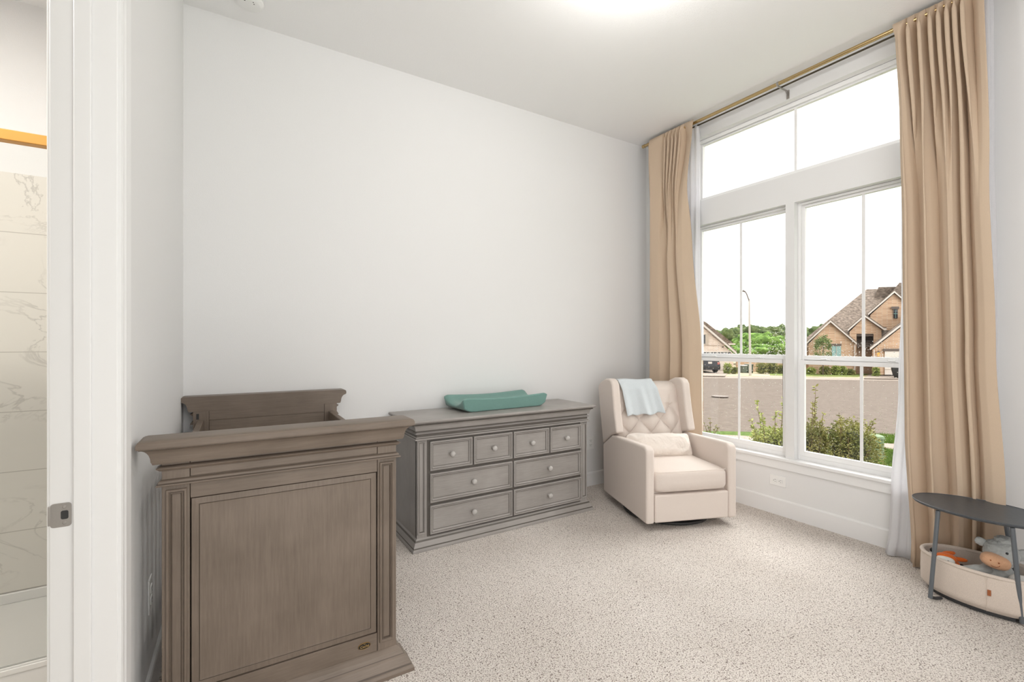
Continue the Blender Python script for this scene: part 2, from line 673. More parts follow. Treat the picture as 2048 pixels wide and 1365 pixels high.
M['carpet'] = mat_carpet()
M['tile'] = mat_tile(0.086, 0.277)
M['glass'] = mat_glass('window_glass', (.985, .99, .985))
_m, _nt2, _b = newmat('water_drop')
_b.inputs['Base Color'].default_value = (1, 1, 1, 1)
_b.inputs['Transmission Weight'].default_value = 1.0
_b.inputs['IOR'].default_value = 1.33
_b.inputs['Roughness'].default_value = 0.05
M['water'] = _m
M['porcelain'] = mat_plain('shower_acrylic', (.82, .81, .79), 0.2)
M['brick'] = mat_brick('tan_brick', (.42, .255, .155), (.56, .38, .25), (.50, .41, .32), 1.3)
M['brick_white'] = mat_brick('cream_brick', (.60, .49, .41), (.70, .59, .50), (.52, .42, .35), 1.4)
M['shingle'] = mat_noise2('roof_shingle', (.075, .058, .045), (.25, .20, .165), 3.5, 0.38, 0.66, 8, stretch=(1, 1, 3))
M['fascia'] = mat_plain('fascia_paint', (.56, .51, .46), 0.7)
M['road'] = mat_noise2('road_asphalt', (.082, .065, .053), (.138, .112, .093), 5.0, 0.30, 0.70, 10, stretch=(1, 1, 1))
M['concrete'] = mat_noise2('concrete_path', (.20, .165, .14), (.27, .23, .195), 8.0, 0.3, 0.7, 6)
M['lawn'] = mat_noise2('lawn_grass', (.035, .065, .014), (.11, .165, .035), 14.0, 0.33, 0.68, 10, bs=0.6)
M['lawn_far'] = mat_noise2('far_lawn_grass', (.08, .11, .03), (.19, .22, .07), 2.0, 0.33, 0.68, 8)
M['leaf'] = mat_noise2('shrub_leaf', (.10, .125, .045), (.36, .34, .13), 3.0, 0.35, 0.65, 4)
M['leaf_bright'] = mat_noise2('young_shrub_leaf', (.16, .21, .055), (.40, .43, .15), 4.0, 0.35, 0.65, 4)
M['twig'] = mat_plain('twig', (.16, .11, .07), 0.8)
M['tree_dark'] = mat_noise2('hill_tree_leaf', (.030, .050, .020), (.13, .165, .06), 0.9, 0.36, 0.66, 9, bs=1.0)
M['tree_green'] = mat_noise2('bright_tree_leaf', (.045, .095, .018), (.165, .27, .055), 1.6, 0.36, 0.64, 9, bs=1.0)
M['bark'] = mat_plain('tree_bark', (.12, .09, .07), 0.9)
M['pole'] = mat_plain('lamp_post_paint', (.42, .38, .33), 0.6)
M['dark_trim'] = mat_plain('dark_brown_trim', (.10, .075, .06), 0.7)
M['garage'] = mat_plain('garage_door_paint', (.62, .56, .50), 0.6)
M['shutter'] = mat_plain('shutter_paint', (.42, .35, .28), 0.7)
M['house_glass'] = mat_plain('house_window_glass', (.20, .34, .32), 0.15)
M['dark_glass'] = mat_plain('dark_window_glass', (.03, .03, .035), 0.1)
M['car'] = mat_plain('dark_car_paint', (.035, .037, .045), 0.25)
M['car_black'] = mat_plain('black_tyre', (.02, .02, .02), 0.7)
M['pedestal'] = mat_noise2('utility_green', (.15, .20, .125), (.21, .27, .175), 20.0, 0.3, 0.7, 3)
M['bin'] = mat_plain('bin_plastic', (.09, .11, .08), 0.6)

# ================================================================== ROOM SHELL
XR, YB = 3.40, 3.09          # window wall plane, back wall plane
YF = -0.75                   # the room is built back to here
def XL(y):                   # left wall plane (a touch out of square)
    return -0.186 + 0.0297 * (y - 3.09)

# floor (carpet)
mb = MB()
mb.ngon3([(XL(YF) - .02, YF, 0), (XR + .1, YF, 0), (XR + .1, YB + .05, 0), (XL(YB) - .02, YB + .05, 0)],
         [(XL(YF) - .02, YF, -.1), (XR + .1, YF, -.1), (XR + .1, YB + .05, -.1), (XL(YB) - .02, YB + .05, -.1)])
struct('floor', mb, M['carpet'])
mb = MB()
mb.ngon3([(XL(YF) - .3, YF, CEIL + .1), (XR + .25, YF, CEIL + .1), (XR + .25, YB + .15, CEIL + .1), (XL(YB) - .12, YB + .15, CEIL + .1)],
         [(XL(YF) - .3, YF, CEIL), (XR + .25, YF, CEIL), (XR + .25, YB + .15, CEIL), (XL(YB) - .12, YB + .15, CEIL)])
struct('ceiling', mb, M['ceil'])
struct('wall_back', MB().box(-.30, XR + .2, YB, YB + .12, -.1, CEIL), M['wall'])

struct('light_block_front', MB().box(2.1, XR + .1, YF - .12, YF, -.1, CEIL), M['wall'])  # added partial wall out of view, keeps rear light off the window wall

# window wall with the openings
WY0, WY1 = 0.975, 2.575
MY0, MY1 = 1.744, 1.804
TZ0, TZ1 = 2.425, 2.957
LZ0, LZ1 = 0.395, 2.222
mb = MB()
mb.box(XR, XR + .11, YF, WY0, -.1, CEIL)
mb.box(XR, XR + .11, WY1, YB + .12, -.1, CEIL)
mb.box(XR, XR + .11, WY0, WY1, TZ1, CEIL)
mb.box(XR, XR + .11, WY0, WY1, LZ1, TZ0)
mb.box(XR, XR + .11, WY0, WY1, -.1, LZ0)
mb.box(XR, XR + .11, MY0, MY1, LZ0, LZ1)
struct('wall_right', mb, M['wall'])
mb = MB()
mb.box(XR + .11, XR + .21, YF, WY0 - .06, -.8, CEIL)
mb.box(XR + .11, XR + .21, WY1 + .052, YB + .3, -.8, CEIL)
mb.box(XR + .11, XR + .21, WY0 - .06, WY1 + .052, TZ1 + .07, CEIL)
mb.box(XR + .11, XR + .21, WY0 - .06, WY1 + .052, LZ1 + .06, TZ0 - .03)
mb.box(XR + .11, XR + .21, WY0 - .06, WY1 + .052, -.8, LZ0 - .02)
o = struct('wall_exterior', mb, M['brick'])

# baseboards
def baseboard(name, a, b, nrm):
    """board from a to b (xy), protruding along nrm"""
    a, b, nrm = Vector(a), Vector(b), Vector(nrm)
    prof = [(0, 0), (.012, 0), (.012, .108), (.009, .115), (.002, .118), (0, .118)]
    mb = MB()
    vs = [(*(p + nrm * o_), z) for p in (a, b) for o_, z in prof]
    n = len(prof)
    mb.add(vs, [tuple(range(n)), tuple(range(n, 2 * n))[::-1]] + [(i, i + n, (i + 1) % n + n, (i + 1) % n) for i in range(n)])
    struct(name, mb, M['trim'])
baseboard('baseboard_back', (XL(YB), YB), (XR, YB), (0, -1))
baseboard('baseboard_right', (XR, YF), (XR, YB), (-1, 0))
DOOR_Y1 = 1.54
baseboard('baseboard_left', (XL(1.63), 1.63), (XL(YB), YB), (1, 0))

# stool and apron under the window
struct('trim_1', MB().box(XR - .028, XR + .065, WY0 - .04, WY1 + .04, LZ0 - .002, LZ0 + .022), M['trim'], bevel=.006, seg=3)
struct('trim_2', MB().box(XR - .014, XR, WY0 - .03, WY1 + .03, .333, LZ0 - .002), M['trim'], bevel=.002)


# windows ----------------------------------------------------------
def ring_x(mb, x0, x1, ya, yb, za, zb, wd, wb=None):
    """rectangular ring in the YZ plane, from x0 to x1"""
    wb = wd if wb is None else wb
    mb.box(x0, x1, ya, ya + wd, za, zb)
    mb.box(x0, x1, yb - wd, yb, za, zb)
    mb.box(x0, x1, ya + wd, yb - wd, zb - wd, zb)
    mb.box(x0, x1, ya + wd, yb - wd, za, za + wb)
    return mb


def drops(name, x, areas, parent, seed):
    r = random.Random(seed)
    mb = MB()
    for (ya, yb, za, zb, n, fy, fz) in areas:
        for _ in range(n):
            u, v = r.random() ** fy, r.random() ** fz
            y, z = ya + (yb - ya) * u, za + (zb - za) * v
            s = r.uniform(.0010, .0030)
            k = 7
            vs = [(x + s * .55, y, z)]
            for rr, hh in ((.6, .42), (1.0, 0)):
                vs += [(x + s * hh, y + s * rr * cos(2 * pi * i / k), z + s * rr * 1.15 * sin(2 * pi * i / k)) for i in range(k)]
            fs = [(0, 1 + i, 1 + (i + 1) % k) for i in range(k)]
            fs += [(1 + i, 1 + k + i, 1 + k + (i + 1) % k, 1 + (i + 1) % k) for i in range(k)]
            mb.add(vs, fs)
    o = mb.build(name, M['water'], parent, smooth='all', merge=False)
    o['kind'] = 'stuff'
    return o


GX = XR + .085
root = empty('window_1', (0, 0, 0), kind='structure')
mb = MB()
ring_x(mb, XR + .055, XR + .10, WY0, WY1, TZ0, TZ1, .030)
ring_x(mb, XR + .070, XR + .10, WY0 + .03, WY1 - .03, TZ0 + .03, TZ1 - .03, .014)
mb.build('window_frame', M['vinyl'], root, bevel=.002)
MB().box(GX, GX + .006, WY0 + .04, WY1 - .04, TZ0 + .04, TZ1 - .04).build('glass_pane', M['glass'], root)
MB().box(GX - .007, GX - .001, 1.766, 1.784, TZ0 + .04, TZ1 - .04).build('muntin', M['vinyl'], root, bevel=.001)


def double_hung(name, ya, yb, seed):
    root = empty(name, (0, 0, 0), kind='structure')
    za, zb = LZ0 + .022, LZ1
    mb = MB()
    ring_x(mb, XR + .050, XR + .105, ya, yb, za, zb, .016, .034)
    mb.build('window_frame', M['vinyl'], root, bevel=.002)
    a, b = ya + .016, yb - .016
    zm = 1.118
    # upper sash (outer track)
    u = MB()
    ring_x(u, XR + .072, XR + .10, a, b, zm - .02, zb - .016, .018, .05)
    us = u.build('upper_sash', M['vinyl'], root, bevel=.0015)
    MB().box(GX, GX + .005, a + .016, b - .016, zm + .02, zb - .03).build('glass_pane', M['glass'], us)
    yc = (a + b) / 2
    MB().box(GX - .006, GX - .001, yc - .009, yc + .009, zm + .02, zb - .03).build('muntin', M['vinyl'], us, bevel=.001)
    # lower sash (inner track)
    l = MB()
    ring_x(l, XR + .046, XR + .072, a - .003, b + .003, za + .030, zm, .030, .034)
    ls = l.build('lower_sash', M['vinyl'], root, bevel=.0015)
    gx = XR + .058
    MB().box(gx, gx + .005, a + .025, b - .025, za + .060, zm - .028).build('glass_pane', M['glass'], ls)
    MB().box(gx - .006, gx - .001, yc - .009, yc + .009, za + .060, zm - .028).build('muntin', M['vinyl'], ls, bevel=.001)
    # latches on the meeting rail
    for yy in (a + (b - a) * .27, a + (b - a) * .78):
        k = MB()
        k.box(XR + .050, XR + .070, yy - .028, yy + .028, zm, zm + .006)
        k.box(XR + .046, XR + .058, yy - .006, yy + .030, zm + .006, zm + .014)
        k.build('sash_latch', M['vinyl'], ls, bevel=.002)
    gxo = GX + .005
    drops('rain_drops', gxo, [(a + .02, b - .02, zm + .03, zm + .13, 300, 1, 2.2), (a + .02, a + .16, zm + .03, zm + .38, 260, 1.6, 1.3)], us, seed)
    drops('rain_drops', gx + .005, [(a + .03, b - .03, za + .07, za + .40, 330, 1, 1.3), (a + .03, b - .03, za + .1, zm - .04, 220, 1, .8)], ls, seed + 5)
    return root


double_hung('window_2', MY1, WY1, 11)
double_hung('window_3', WY0, MY0, 23)

# left wall (with the bathroom doorway) ------------------------------
def wallbox_left(mb, y0, y1, z0, z1, t=.121):
    a0, a1 = XL(y0), XL(y1)
    top = [(a0, y0, z1), (a1, y1, z1), (a1 - t, y1, z1), (a0 - t, y0, z1)]
    bot = [(x, y, z0) for x, y, _ in top]
    mb.ngon3(top, bot)
DW0, DW1, DH = 0.74, DOOR_Y1 + .012, 2.45
mb = MB()
wallbox_left(mb, YF, DW0, -.1, CEIL)
wallbox_left(mb, DW1, YB + .12, -.1, CEIL)
wallbox_left(mb, DW0, DW1, DH, CEIL)
struct('wall_left', mb, M['wall'])

# door frame: jambs, stops, casings
droot = empty('door_1', (0, 0, 0), kind='structure')
def rot_left(mb):
    """local x = distance from the wall's room face, y = along the wall"""
    a = math.atan(0.0297)
    return mb.xf(Matrix.Translation((XL(DOOR_Y1), DOOR_Y1, 0)) @ Matrix.Rotation(-a, 4, 'Z'))
J = .1255
mb = MB()
mb.box(-J, .002, 0, .014, 0, DH)              # far jamb
mb.box(-J, .002, -.80, -.786, 0, DH)          # near jamb
mb.box(-J, .002, -.80, .014, DH - .014, DH)
rot_left(mb).build('jamb', M['trim'], droot, bevel=.0015)
mb = MB()
mb.box(-.080, -.047, -.011, 0, 0, DH - .014)
mb.box(-.080, -.047, -.786, -.775, 0, DH - .014)
mb.box(-.080, -.047, -.786, 0, DH - .025, DH - .014)
rot_left(mb).build('door_stop', M['trim'], droot, bevel=.002)
def casing(side):
    mb = MB()
    prof = [(0.004, 0), (.004, .009), (.012, .012), (.022, .012), (.030, .015), (.070, .018), (.076, .016), (.078, 0)]
    if side == 'room':
        pts = [(o_, d) for d, o_ in prof]
        mb.prism([(o_, d) for d, o_ in prof], 'z', 0, DH + .06)
        n = MB().prism([(o_, -.786 - d) for d, o_ in prof], 'z', 0, DH + .06)
        mb.add(n.v, n.f)
        mb.box(0, .016, -.786 - .07, .07, DH, DH + .075)
    else:
        mb.prism([(-.121 - o_, d) for d, o_ in prof], 'z', 0, DH + .06)
    return rot_left(mb)
casing('room').build('casing', M['trim'], droot)
casing('bath').build('casing', M['trim'], droot)
# strike plate on the jamb
z = .820
mb = MB()
prof = []
hh, x0, x1 = .0292, -.124, -.0850
def rrect(x0, x1, z0, z1, r, n=5):
    pts = []
    for cx, cz, a0 in ((x1 - r, z1 - r, 0), (x0 + r, z1 - r, 90), (x0 + r, z0 + r, 180), (x1 - r, z0 + r, 270)):
        for k in range(n):
            a = R(a0 + 90 * k / (n - 1))
            pts.append((cx + r * cos(a), cz + r * sin(a)))
    return pts
mb.prism(rrect(x0, x1, z - hh, z + hh, .007), 'y', -.0016, .001)
mb.box(-.1280, -.1235, -.0016, .012, z - hh + .006, z + hh - .006)
strike = rot_left(mb).build('strike_plate', M['nickel'], droot, bevel=.0006)
mb = MB()
mb.prism(rrect(-.1045, -.0905, z - .0105, z + .0105, .004), 'y', -.0022, -.0010)
rot_left(mb).build('latch_hole', M['slot'], strike)
for dz in (.0195, -.0195):
    mb = MB().lathe([(.0001, -.0034), (.003, -.0032), (.0042, -.002), (.0042, -.001)], (-.098, 0, z + dz), 'y', 14)
    rot_left(mb).build('screw', M['nickel'], strike)
# ================================================================== BATHROOM
TB = 3.05
struct('wall_shower', MB().box(-2.1, XL(3.0) - .115, TB, TB + .05, .086, 2.025), M['tile'])
struct('wall_bath_back', MB().box(-2.1, XL(3.0) - .115, TB + .01, TB + .12, -.1, 3.0), M['wall'])
struct('wall_bath_left', MB().box(-2.2, -2.1, -.2, TB + .1, -.1, 3.0), M['wall'])
struct('wall_bath_front', MB().box(-2.1, XL(0) - .115, -.2, -.1, -.1, 3.0), M['wall'])
struct('ceiling_bath', MB().box(-2.2, XL(3.0) - .13, -.2, TB + .1, 2.80 + .03, 2.95), M['ceil'])
struct('floor_bath', MB().box(-2.2, XL(3.0) - .0, -.2, TB + .1, -.1, -.012), mat_noise2('bath_floor_tile', (.50, .47, .43), (.58, .55, .50), 4, rough=.3))
pan = empty('shower_pan', (-1.2, 2.65, 0), label='white acrylic shower pan with raised threshold below marble tile wall', cat='shower pan')
mb = MB()
mb.box(-.9, .86, -.34, .40, -.012, .040)
mb.box(-.9, .86, -.34, -.26, .040, .078)
mb.build('basin', M['porcelain'], pan, bevel=.008, seg=3)
MB().box(-.9, .86, .384, .400, .040, .086).build('flange', M['porcelain'], pan, bevel=.003)
sd = empty('shower_door_frame', (-1.2, 2.33, 0), label='gold header bar and bottom track of the glass shower enclosure', cat='shower door')
MB().box(-.9, .86, -.02, .02, 1.947, 1.985).build('header_bar', M['gold_bar'], sd, bevel=.003)
mb = MB()
mb.box(-.9, .86, -.022, .022, .078, .085)
mb.box(-.9, .86, -.022, -.017, .085, .096)
mb.box(-.9, .86, -.003, .002, .085, .096)
mb.box(-.9, .86, .016, .022, .085, .096)
mb.build('bottom_track', M['porcelain'], sd, bevel=.001)
MB().box(-.88, .84, .008, .014, .09, 1.95).build('glass_panel', mat_glass('shower_glass', (.97, .975, .97)), sd)
bl = empty('bath_ceiling_light', (-1.15, 1.75, 2.83), label='round white ceiling light in the bathroom', cat='ceiling light')
MB().lathe([(.16, 0), (.16, -.02), (.155, -.025)], (0, 0, 0)).build('lamp_body', M['trim'], bl, smooth=True)

# ================================================================== CEILING ITEMS
cl = empty('ceiling_light', (1.62, 1.50, CEIL), label='round flush ceiling light glowing just above the picture', cat='ceiling light')
MB().lathe([(.17, 0), (.17, -.03), (.165, -.035)], n=48).build('lamp_body', M['trim'], cl, smooth=True)
MB().lathe([(.160, -.034), (.155, -.055), (.11, -.070), (.0001, -.075)], n=48).build('diffuser', mat_emit('lamp_diffuser', (1, .95, .88), 6), cl, smooth=True)
sm = empty('smoke_detector', (.116, 2.862, CEIL), label='round white smoke detector on the ceiling above the crib corner', cat='smoke detector')
MB().lathe([(.066, 0), (.071, -.003), (.071, -.008), (.064, -.009), (.064, -.013), (.071, -.014), (.070, -.024), (.058, -.034), (.050, -.037), (.0001, -.037)], n=40).build('housing', M['plate'], sm, smooth=True)
for k, (dx, dy, r_) in enumerate([(-.022, -.034, .0042), (.018, -.038, .0028), (.022, -.024, .0028)]):
    MB().lathe([(r_, -.0375), (r_, -.0382)], (dx, dy, 0), n=10).build('sensor_hole', M['slot'], sm)


# ================================================================== OUTLETS
def outlet(name, loc, rz, label, tilt=False):
    """face towards local -y"""
    root = empty(name, loc, rz, label, 'outlet')
    Mx = Matrix.Rotation(R(90), 4, 'Y') if tilt else Matrix.Identity(4)
    mb = MB().prism(rrect(-.036, .036, -.058, .058, .004), 'y', -.005, 0)
    mb.xf(Mx).build('cover_plate', M['plate'], root, bevel=.0015)
    for s in (-1, 1):
        mb = MB().prism(rrect(-.0165, .0165, s * .0195 - .0145, s * .0195 + .0145, .008), 'y', -.0075, -.004)
        rc = mb.xf(Mx).build('receptacle', M['plate'], root, bevel=.0006)
        mb = MB()
        zc = s * .0195
        mb.box(-.0075, -.0055, -.0080, -.007, zc - .001, zc + .008)
        mb.box(.0055, .0075, -.0080, -.007, zc + .0, zc + .0075)
        mb.lathe([(.0024, -.0080), (.0024, -.007)], (0, 0, zc - .007), 'y', 10)
        mb.xf(Mx).build('socket_slots', M['slot'], rc)
    return root


outlet('wall_outlet', (XR, 1.857, .243), R(-90), 'white horizontal outlet on the wall under the window', True)
outlet('wall_outlet', (2.707, YB, .370), 0, 'white outlet on the back wall between dresser and armchair')
outlet('wall_outlet', (XL(2.0), 2.03, .37), R(90), 'white outlet on the left wall behind the crib slats')

# ================================================================== CRIB
crib = empty('baby_crib', (.1995, 1.702, 0), R(-1.06), 'grey-brown wooden baby crib with panelled end facing the camera', 'crib')
HW = .3605


def crib_end(flip):
    """outer face towards local -y unless flipped; local origin at the cap's front edge"""
    Fx = (Matrix.Translation((0, 1.372, 0)) @ Matrix.Diagonal((1, -1, 1, 1))) if flip else Matrix.Identity(4)
    def B(mb, name, mat, parent=crib, **k):
        return mb.xf(Fx).build(name, mat, parent, **k)
    yf, yb = .055, .105
    # cap with cove
    cove = [(.020, .874), (.022, .880)]
    for k in range(7):
        a = R(90 * k / 6)
        cove.append((.024 + .026 * (1 - cos(a)), .884 + .040 * sin(a)))
    prof = [(.012, .873)] + cove + [(.0495, .9245), (.0495, .9265), (.0530, .9268), (.0548, .929), (.0552, .936), (.0545, .943), (.051, .9485), (.045, .9515), (.038, .953)]
    B(MB().moulding(-HW, HW, yf, yb, prof, dark=(9,)), 'cap_rail', M['crib'], smooth='cap', glaze=M['glaze_crib'])
    # mouldings
    m1 = [(0, .849), (.004, .8495), (.0125, .857), (.0135, .8585), (.0125, .860), (.006, .863), (0, .866)]
    m2 = [(0, .803), (.0125, .8035), (.0140, .806), (.0125, .809), (.009, .812), (.007, .818), (.003, .8205), (0, .823)]
    B(MB().moulding(-HW, HW, yf, yf + .03, m1, dark=(0, 5)), 'bead_moulding', M['crib'], glaze=M['glaze_crib'])
    B(MB().moulding(-HW, HW, yf, yf + .03, m2, dark=(0, 3, 6)), 'bead_moulding', M['crib'], glaze=M['glaze_crib'])
    # corner posts with pilaster panel
    for s in (-1, 1):
        x0, x1 = sorted((s * .290, s * HW))
        post = B(MB().box(x0, x1, yf, yb, .05, .873), 'corner_post', M['crib_v'], bevel=.0015)
        a, b = sorted((s * .297, s * .350))
        pf = [(0, yf - .006), (.002, yf - .008), (.006, yf - .008), (.009, yf - .003), (.011, yf - .003), (.0135, yf - .0055), (.015, yf - .001), (.016, yf + .0005)]
        B(MB().frame(a, b, .115, .790, pf, yf, dark=(3, 5, 6)), 'pilaster_moulding', M['crib_v'], post, glaze=M['glaze_crib'])
    # rails and panel
    B(MB().box(-.2885, .2885, yf + .001, yb, .825, .873), 'frieze_board', M['crib'], bevel=.001)
    B(MB().box(-.2885, .2885, yf + .001, yb - .002, .756, .8245), 'top_board', M['crib'], bevel=.001)
    B(MB().box(-.2885, .2885, yf + .001, yb - .002, .080, .152), 'bottom_board', M['crib'], bevel=.001)
    pf = [(0, yf + .012), (.003, yf + .0045), (.022, yf + .003), (.0232, yf + .0045), (.0245, yf + .0030), (.030, yf + .0035)]
    B(MB().frame(-.2885, .2885, .1525, .7555, pf, yb - .012, dark=(0, 2, 3)), 'centre_panel', M['crib_v'], glaze=M['glaze_crib'])
    B(MB().box(-.288, .288, yb - .014, yb - .008, .153, .755), 'back_panel', M['crib_v'])
    # plinth
    pl = [(.054, 0), (.054, .012), (.050, .020), (.046, .022), (.044, .028), (.030, .052), (.024, .058), (.022, .060), (.016, .072), (.006, .082), (.002, .085), (0, .086)]
    B(MB().moulding(-HW, HW, yf, yb, pl, dark=(3, 6)), 'plinth', M['crib'], glaze=M['glaze_crib'])
    return B


crib_end(False)
crib_end(True)
# badge with the brand script on the bottom board
bx, bz = .2415, .1195
mb = MB()
nseg = 32
def ell(a, b, y, c=(bx, bz)):
    return [(c[0] + a * cos(2 * pi * k / nseg), y, c[1] + b * sin(2 * pi * k / nseg)) for k in range(nseg)]
rings = [(.0225, .0120, .056), (.0225, .0120, .0535), (.0219, .0114, .0529), (.0213, .0108, .0533)]
vs = [p for a, b, y in rings for p in ell(a, b, y)]
fs = [(i * nseg + k, i * nseg + (k + 1) % nseg, (i + 1) * nseg + (k + 1) % nseg, (i + 1) * nseg + k) for i in range(3) for k in range(nseg)]
mb.add(vs, fs)
badge = mb.build('maker_badge', mat_plain('badge_gold', (.45, .27, .08), .35, .8), crib, smooth=True)
mb = MB()
e = ell(.0214, .0109, .0531)
mb.add([(bx, .0531, bz)] + e, [(0, 1 + k, 1 + (k + 1) % nseg) for k in range(nseg)])
mb.build('badge_field', mat_plain('badge_black', (.012, .010, .008), .4), badge)
def text(name, body, size, loc, rot, mat, parent=None, extrude=.0003, align='CENTER', shear=0.0):
    c = bpy.data.curves.new(name, 'FONT')
    c.body = body
    c.size = size
    c.extrude = extrude
    c.align_x = align
    c.align_y = 'CENTER'
    c.shear = shear
    c.materials.append(mat)
    o = bpy.data.objects.new(name, c)
    o.location = loc
    o.rotation_euler = rot
    C.objects.link(o)
    bpy.context.view_layer.update()
    dg = bpy.context.evaluated_depsgraph_get()
    me = bpy.data.meshes.new_from_object(o.evaluated_get(dg))
    o2 = bpy.data.objects.new(name, me)
    o2.matrix_world = o.matrix_world
    C.objects.link(o2)
    bpy.data.objects.remove(o)
    if parent is not None:
        o2.parent = parent
    return o2
gold_l = mat_plain('badge_letter_gold', (.62, .42, .16), .35, .7)
text('badge_lettering', 'Caché', .0128, (bx, .0527, bz - .001), (R(90), 0, 0), gold_l, badge, shear=.2)
text('badge_small_lettering', 'BABY', .0034, (bx + .001, .0529, bz + .0070), (R(90), 0, 0), gold_l, badge)

# sides
def crib_side(xc):
    t = .014
    mb = MB().box(xc - t, xc + t, .104, 1.268, .775, .828)
    mb.build('top_rail', M['crib'], crib, bevel=.004, seg=2)
    MB().box(xc - t, xc + t, .104, 1.268, .175, .235).build('bottom_rail', M['crib'], crib, bevel=.003)
    n = 13
    for k in range(n):
        y = .104 + (1.164) * (k + 1) / (n + 1)
        MB().box(xc - .007, xc + .007, y - .015, y + .015, .233, .778).build('slat', M['crib_v'], crib, bevel=.003)
crib_side(-.327)
crib_side(.327)
MB().box(-.312, .312, .106, 1.266, .300, .318).build('mattress_support', M['crib'], crib)
# bolt plates on the inside of the far post
for s in (-1,):
    MB().box(s * .340 - .006, s * .340 + .006, 1.2655, 1.2675, .832, .862).build('bolt_plate', M['slot'], crib)

# ================================================================== DRESSER
dr = empty('dresser', (1.6375, 2.66, 0), 0, 'grey wooden eight-drawer dresser with round knobs against the back wall', 'dresser')
DX = .660       # half body width
DB = .405       # depth behind face
mb = MB().box(-DX, DX, .006, DB, .055, .715)
for s_ in (-1, 1):
    a_, b_ = sorted((s_ * .5965, s_ * DX))
    mb.box(a_, b_, 0, .02, .06, .70)
mb.build('body', M['dresser_v'], dr, bevel=.001)
top = [(.030, .757), (.036, .7575), (.043, .761), (.0465, .765), (.048, .770), (.046, .775), (.040, .778)]
MB().moulding(-DX, DX, 0, DB, top).build('dresser_top', M['dresser'], dr, smooth='cap')
cv = [(.010, .712), (.0115, .714), (.0115, .719)]
for k in range(7):
    a = R(90 * k / 6)
    cv.append((.013 + .022 * (1 - cos(a)), .721 + .028 * sin(a)))
cv += [(.031, .7515), (.031, .757)]
MB().moulding(-DX, DX, 0, DB, cv, dark=(9, 10)).build('cove_moulding', M['dresser'], dr, smooth='cap', glaze=M['glaze'])
fr = [(0, .655), (.0125, .6555), (.0135, .658), (.012, .661), (.008, .664), (.007, .669), (.003, .672), (.001, .674), (.001, .688), (.011, .692), (.0125, .694), (.011, .696), (.004, .700), (.001, .702), (.001, .7125)]
MB().moulding(-DX, DX, 0, DB, fr, dark=(0, 4, 7, 8, 13)).build('frieze_moulding', M['dresser'], dr, glaze=M['glaze'])
pl = [(.036, 0), (.036, .010), (.032, .018), (.029, .019), (.028, .026), (.020, .044), (.017, .050), (.016, .053), (.010, .062), (.003, .068), (0, .070)]
MB().moulding(-DX, DX, 0, DB, pl, dark=(3, 7)).build('plinth', M['dresser'], dr, glaze=M['glaze'])
for s in (-1, 1):
    a, b = sorted((s * .606, s * .656))
    pf = [(0, -.004), (.002, -.006), (.006, -.006), (.009, -.002), (.011, -.002), (.0135, -.004), (.015, .001), (.016, .002)]
    MB().frame(a, b, .092, .648, pf, .006, dark=(3, 5)).build('pilaster', M['dresser_v'], dr, glaze=M['glaze'])
MB().box(-.5945, .5945, .0035, .008, .070, .655).build('face_frame', M['glaze'], dr)  # glaze colour here paints shade into the gaps between the drawers


def drawer(x0, x1, z0, z1):
    x0 -= 1.6375
    x1 -= 1.6375
    pf = [(0, -.008), (.0015, -.010), (.005, -.0105), (.008, -.0105), (.0095, -.0075), (.012, -.0075), (.0145, -.0085), (.019, -.002), (.0222, -.0003), (.0232, .0022), (.0248, .0022)]
    pf = [(i, y - .003) for i, y in pf]
    d = MB().frame(x0, x1, z0, z1, pf, .006, dark=(4, 8, 9)).build('drawer', M['dresser'], dr, glaze=M['glaze'])
    xc, zc = (x0 + x1) / 2, (z0 + z1) / 2
    kn = [(.0085, -.002), (.0080, -.006), (.0065, -.010), (.0085, -.013), (.0140, -.017), (.0170, -.022), (.0175, -.027), (.0160, -.032), (.0115, -.036), (.006, -.0378), (.0001, -.038)]
    MB().lathe(kn, (xc, 0, zc), 'y', 28).build('knob', M['knob'], d, smooth='all')


DXS = [(1.058, 1.342), (1.353, 1.640), (1.651, 1.943), (1.954, 2.236)]
for a, b in DXS:
    drawer(a, b, .465, .642)
for a, b in ((1.058, 1.640), (1.651, 2.236)):
    drawer(a, b, .272, .447)
    drawer(a, b, .082, .254)

# changing pad -------------------------------------------------------
pad = empty('changing_pad', (1.665, 2.905, .778), R(2.2), 'teal contoured changing pad lying on top of the dresser', 'changing pad')
PLn, PWd = .350, .148


def pad_top(u, v):
    """u,v in -1..1"""
    h = .044 + .060 * (abs(v) ** 2.4)
    h += .006 * (abs(u) ** 3) * (abs(v) ** 1.2) - .004 * cos(u * pi)
    return h


